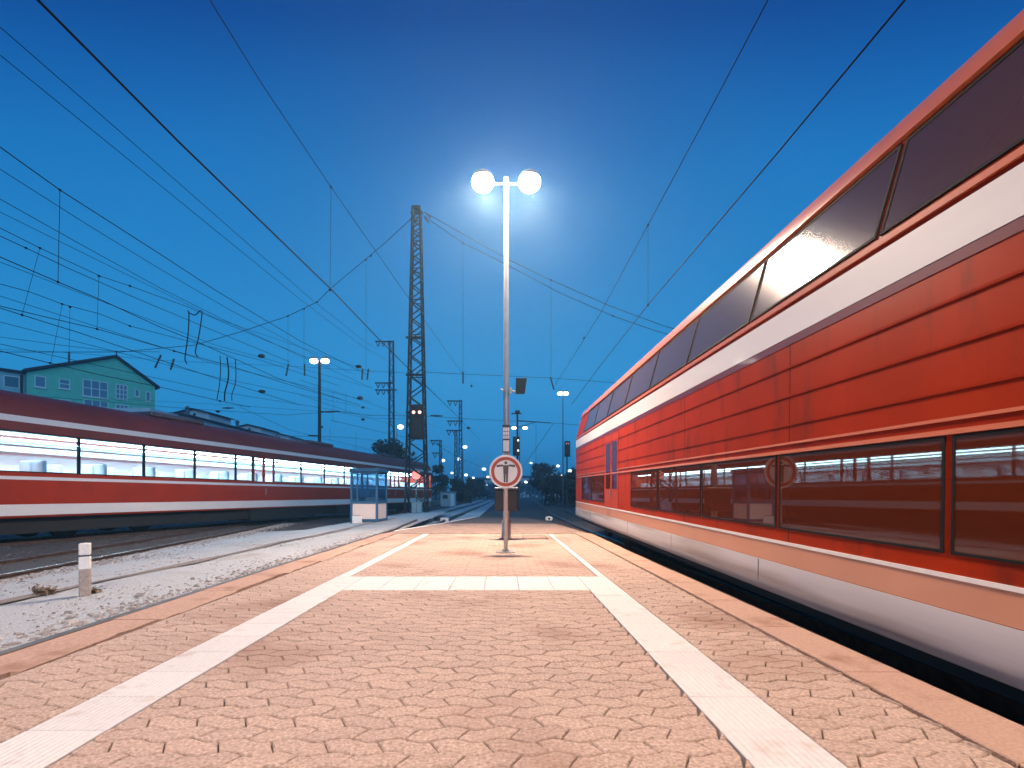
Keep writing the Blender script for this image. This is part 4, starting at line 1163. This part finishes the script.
wire('lower cross wire from the tower to the left', [U(410, 416, Yt), U(367, 415, Yt), U(337, 411.5, Yt), U(286, 415, Yt), U(180, 408, Yt), U(60, 398, Yt), U(-200, 380, Yt)], .018, 'wire', 'span wires from the tower')
wire('second lower cross wire to the left near the yard lamp', [U(410, 419, Yt), U(368, 418, Yt), U(337, 412, Yt), U(300, 410, Yt), U(230, 405, Yt), U(100, 398, Yt)], .012, 'wire', 'span wires from the tower')
for px, y0, y1, lbl in ((463, 243, 372, 'hanger wire from the lower span wire right of the tower'), (551, 280, 376, 'hanger wire from the upper span wire right of the lamp mast'), (288, 317, 366, 'hanger wire under the left span wire, leftmost'), (304, 310, 366, 'hanger wire under the left span wire, second from left'), (366, 262, 370, 'hanger wire under the left span wire near the three-armed mast')):
    wire(lbl, [U(px, y0, Yt), U(px, y1, Yt)], .012, name='hanger_wire', group='hanger wires')

for k, (y0, y1, y2, lbl) in enumerate(((212, 318, 372, 'fine wire in the left sky between the carrier and the lone wire'), (262, 345, 388, 'fine wire in the left sky under the lone wire'), (296, 364, 402, 'fine wire low in the left sky over the train'), (322, 377, 409, 'fine wire low in the left sky above the house'), (344, 391, 416, 'lowest fine wire in the left sky'))):
    wire(lbl, [U(-260, y0 - (y1 - y0) * 1.15, 15), U(0, y0, 20), U(215, y1, 30), U(372, y2, 46)], .017, group='far thin wires over the yard')
# insulators
def insulator(label, p, q, rpx):
    p = Vector(p); q = Vector(q); k = (p.y) / FPX; mb = MB()
    n_ = 6
    for i in range(n_):
        a = p + (q - p) * (i / n_); b = p + (q - p) * ((i + .62) / n_)
        mb.tube(a, b, rpx * k, n=8)
    mb.tube(p, q, rpx * k * .55, n=6)
    return tag(mb.build('insulator', 'insul'), label, 'insulator', 'ribbed insulators on the wires')
ins = [
 ((463, 372), (463, 384), Yt, .9, 'upright insulator right of the tower, above the taller armed mast'),
 ((550.5, 377), (554, 390), Yt, .9, 'slanting insulator between the loudspeaker and the thin yard lamp'),
 ((288.5, 364), (286, 376), Yt, .9, 'slightly slanting insulator left of the thick yard lamp'),
 ((304.5, 364), (304.5, 376), Yt, .9, 'upright insulator close left of the thick yard lamp'),
 ((362.5, 369), (362, 380), Yt, .9, 'left insulator of the pair before the three-armed mast'),
 ((368.5, 369), (367, 380), Yt, .9, 'right insulator of the pair before the three-armed mast'),
 ((161, 355), (155, 368), 20, 1.0, 'left slanting insulator above the right eave of the green house'),
 ((174, 359), (170.5, 370), 20, 1.0, 'right slanting insulator above the right eave of the green house'),
 ((69, 352), (69, 365), 20, 1.0, 'black upright insulator in front of the green house roof'),
 ((414.5, 214.5), (409, 221), Yt, .9, 'insulator left of the tower top'),
 ((426, 213), (431, 218), Yt, .9, 'upper insulator right of the tower top'),
 ((425, 218), (429, 223), Yt, .9, 'lower insulator right of the tower top'),
]
for (a, b, Y, r_, lbl) in ins: insulator(lbl, U(a[0], a[1], Y), U(b[0], b[1], Y), r_)
blobs = [(261.5, 356, 3.6, 1.9, 'dark disc weight left of the thick yard lamp, upper'), (262, 391.5, 3.6, 1.7, 'dark disc weight left of the thick yard lamp, lower'), (358.5, 366.5, 3.2, 1.7, 'dark disc weight left of the paired insulators'),
         (360, 398, 3.2, 1.8, 'dark disc weight below the paired insulators'), (363, 407.5, 1.8, 1.1, 'small dark weight under the disc weight near the three-armed mast'), (363, 419.5, 2.0, 1.2, 'small dark weight on the lower cross wire near the three-armed mast'),
         (322, 427, 1.4, 1.0, 'tiny dark weight right of the thick yard lamp pole'), (218, 411.5, 2.4, 1.1, 'flat dark weight above the roof hut'), (471.5, 386, 1.2, 1.2, 'tiny dark weight right of the tower, below the upright insulator'), (468.5, 428, 2.0, 1.2, 'small dark weight right of the taller armed mast')]
for px, py, rx, rz_, lbl in blobs:
    c = U(px, py, 30); k = 30 / FPX
    tag(MB().ball((0, 0, 0), rx * k, rx * k * .7, rz_ * k, 14, 8).lathe([(.12 * k, -rz_ * k * 1.8), (.12 * k, rz_ * k * 1.8)], n=6).build('disc_weight', 'insul', None, True, c), lbl, 'weight', 'dark disc weights on the wires')
def rod(label, a, b, Y, rpx): return tag(MB().tube(U(a[0], a[1], Y), U((a[0] + b[0]) / 2, (a[1] + b[1]) / 2, Y), rpx * Y / FPX * .4, rpx * Y / FPX, 8).tube(U((a[0] + b[0]) / 2, (a[1] + b[1]) / 2, Y), U(b[0], b[1], Y), rpx * Y / FPX, rpx * Y / FPX * .4, 8).build('tension_rod', 'insul'), label, 'rod', 'tension rods on the wires')
rod('long dark tension rod beside the thick yard lamp', (320, 412), (340, 411.5), Yt, 1.0)
rod('dark tension rod right of the tower', (430, 415.5), (443, 416), Yt, .9)
rod('short dark tension rod above the roof hut', (222, 408), (234, 408), 30, .9)
rod('dark tension rod low by the thick yard lamp pole', (308, 435.5), (320, 436), 40, .9)
# jumper loops
def loop(label, pts, Y, r=.013): return tag(MB().path(smooth3([U(a, b, Y) for a, b in pts]), r).build('jumper_wire', 'wire'), label, 'wire', 'looped jumper wires')
def smooth3(pts):
    ext = [pts[0] * 2 - pts[1]] + pts + [pts[-1] * 2 - pts[-2]]; res = []
    for i in range(1, len(ext) - 2):
        p0, p1, p2, p3 = ext[i - 1:i + 3]
        for k in range(6):
            t = k / 6; res.append(.5 * ((2 * p1) + (p2 - p0) * t + (2 * p0 - 5 * p1 + 4 * p2 - p3) * t * t + (3 * p1 - p0 - 3 * p2 + p3) * t ** 3))
    return res + [ext[-2]]
loop('left jumper loop of the joined pair right of the green house', [(188, 310.5), (189, 316), (188, 335), (186, 350), (185, 359), (187, 364)], 16, .017)
loop('right jumper loop of the joined pair right of the green house', [(189, 313), (195, 315), (200, 311), (202, 314), (199, 335), (196, 348), (195.5, 353), (198, 357)], 16, .017)
loop('first of the three parallel jumper loops', [(220, 356), (220.5, 370), (219.5, 385), (217.5, 396), (217, 400)], 20, .016)
loop('middle and thickest of the three parallel jumper loops', [(227, 357), (228.5, 370), (228, 380), (225, 392), (224.5, 401)], 20, .026)
loop('last of the three parallel jumper loops', [(235.5, 359), (236, 375), (235, 385), (232, 394), (232, 401)], 20, .016)
# dense far wires over the yard
far = [((292, 436), (343, 437), (420, 445), 'far level wire low beside the thick yard lamp'), ((240, 407), (290, 430), (380, 452), 'far wire falling behind the left train roof'),
       ((300, 380), (360, 400), (440, 428), 'far wire falling towards the tower'), ((300, 395), (360, 415), (430, 437), 'lower far wire falling towards the tower'),
       ((330, 420), (390, 434), (450, 447), 'lowest far wire left of the tower'), ((426, 386), (457, 416), (480, 440), 'far wire slanting down right of the tower'),
       ((430, 440), (458, 458), (490, 470), 'far wire low left of the round sign'), ((553, 424), (535, 450), (520, 470), 'far wire down to the signal mast right of the lamp mast')]
for a, b, c, lbl in far:
    wire(lbl, [U(a[0], a[1], 40), U(b[0], b[1], 55), U(c[0], c[1], 75)], .022, group='far thin wires over the yard')
for px, a, b, lbl in ((333, 392, 423, 'far upright dropper by the tension rod'), (346, 391, 412, 'far upright dropper left of the disc weights'), (330, 427, 443, 'far short dropper low by the thick yard lamp'), (356, 432, 452, 'far short dropper before the tree'), (536, 425, 470, 'far dropper right of the signal mast')):
    wire(lbl, [U(px, a, 42), U(px, b, 42)], .014, name='dropper_wire', group='dropper wires')

if HAZE > 0:
    hz_ = MB().box(-300, 300, -30, 420, -1.6, 23.5).build('haze', 'black')
    tag(hz_, None, None, None, 'stuff')
    hm = bpy.data.materials.new('haze'); hm.use_nodes = True; hm.node_tree.nodes.clear()
    ho = hm.node_tree.nodes.new('ShaderNodeOutputMaterial'); pvn = hm.node_tree.nodes.new('ShaderNodeVolumePrincipled')
    pvn.inputs['Color'].default_value = (.45, .80, 1.0, 1); pvn.inputs['Density'].default_value = HAZE; pvn.inputs['Anisotropy'].default_value = .72
    hm.node_tree.links.new(pvn.outputs[0], ho.inputs['Volume'])
    hz_.data.materials.clear(); hz_.data.materials.append(hm)
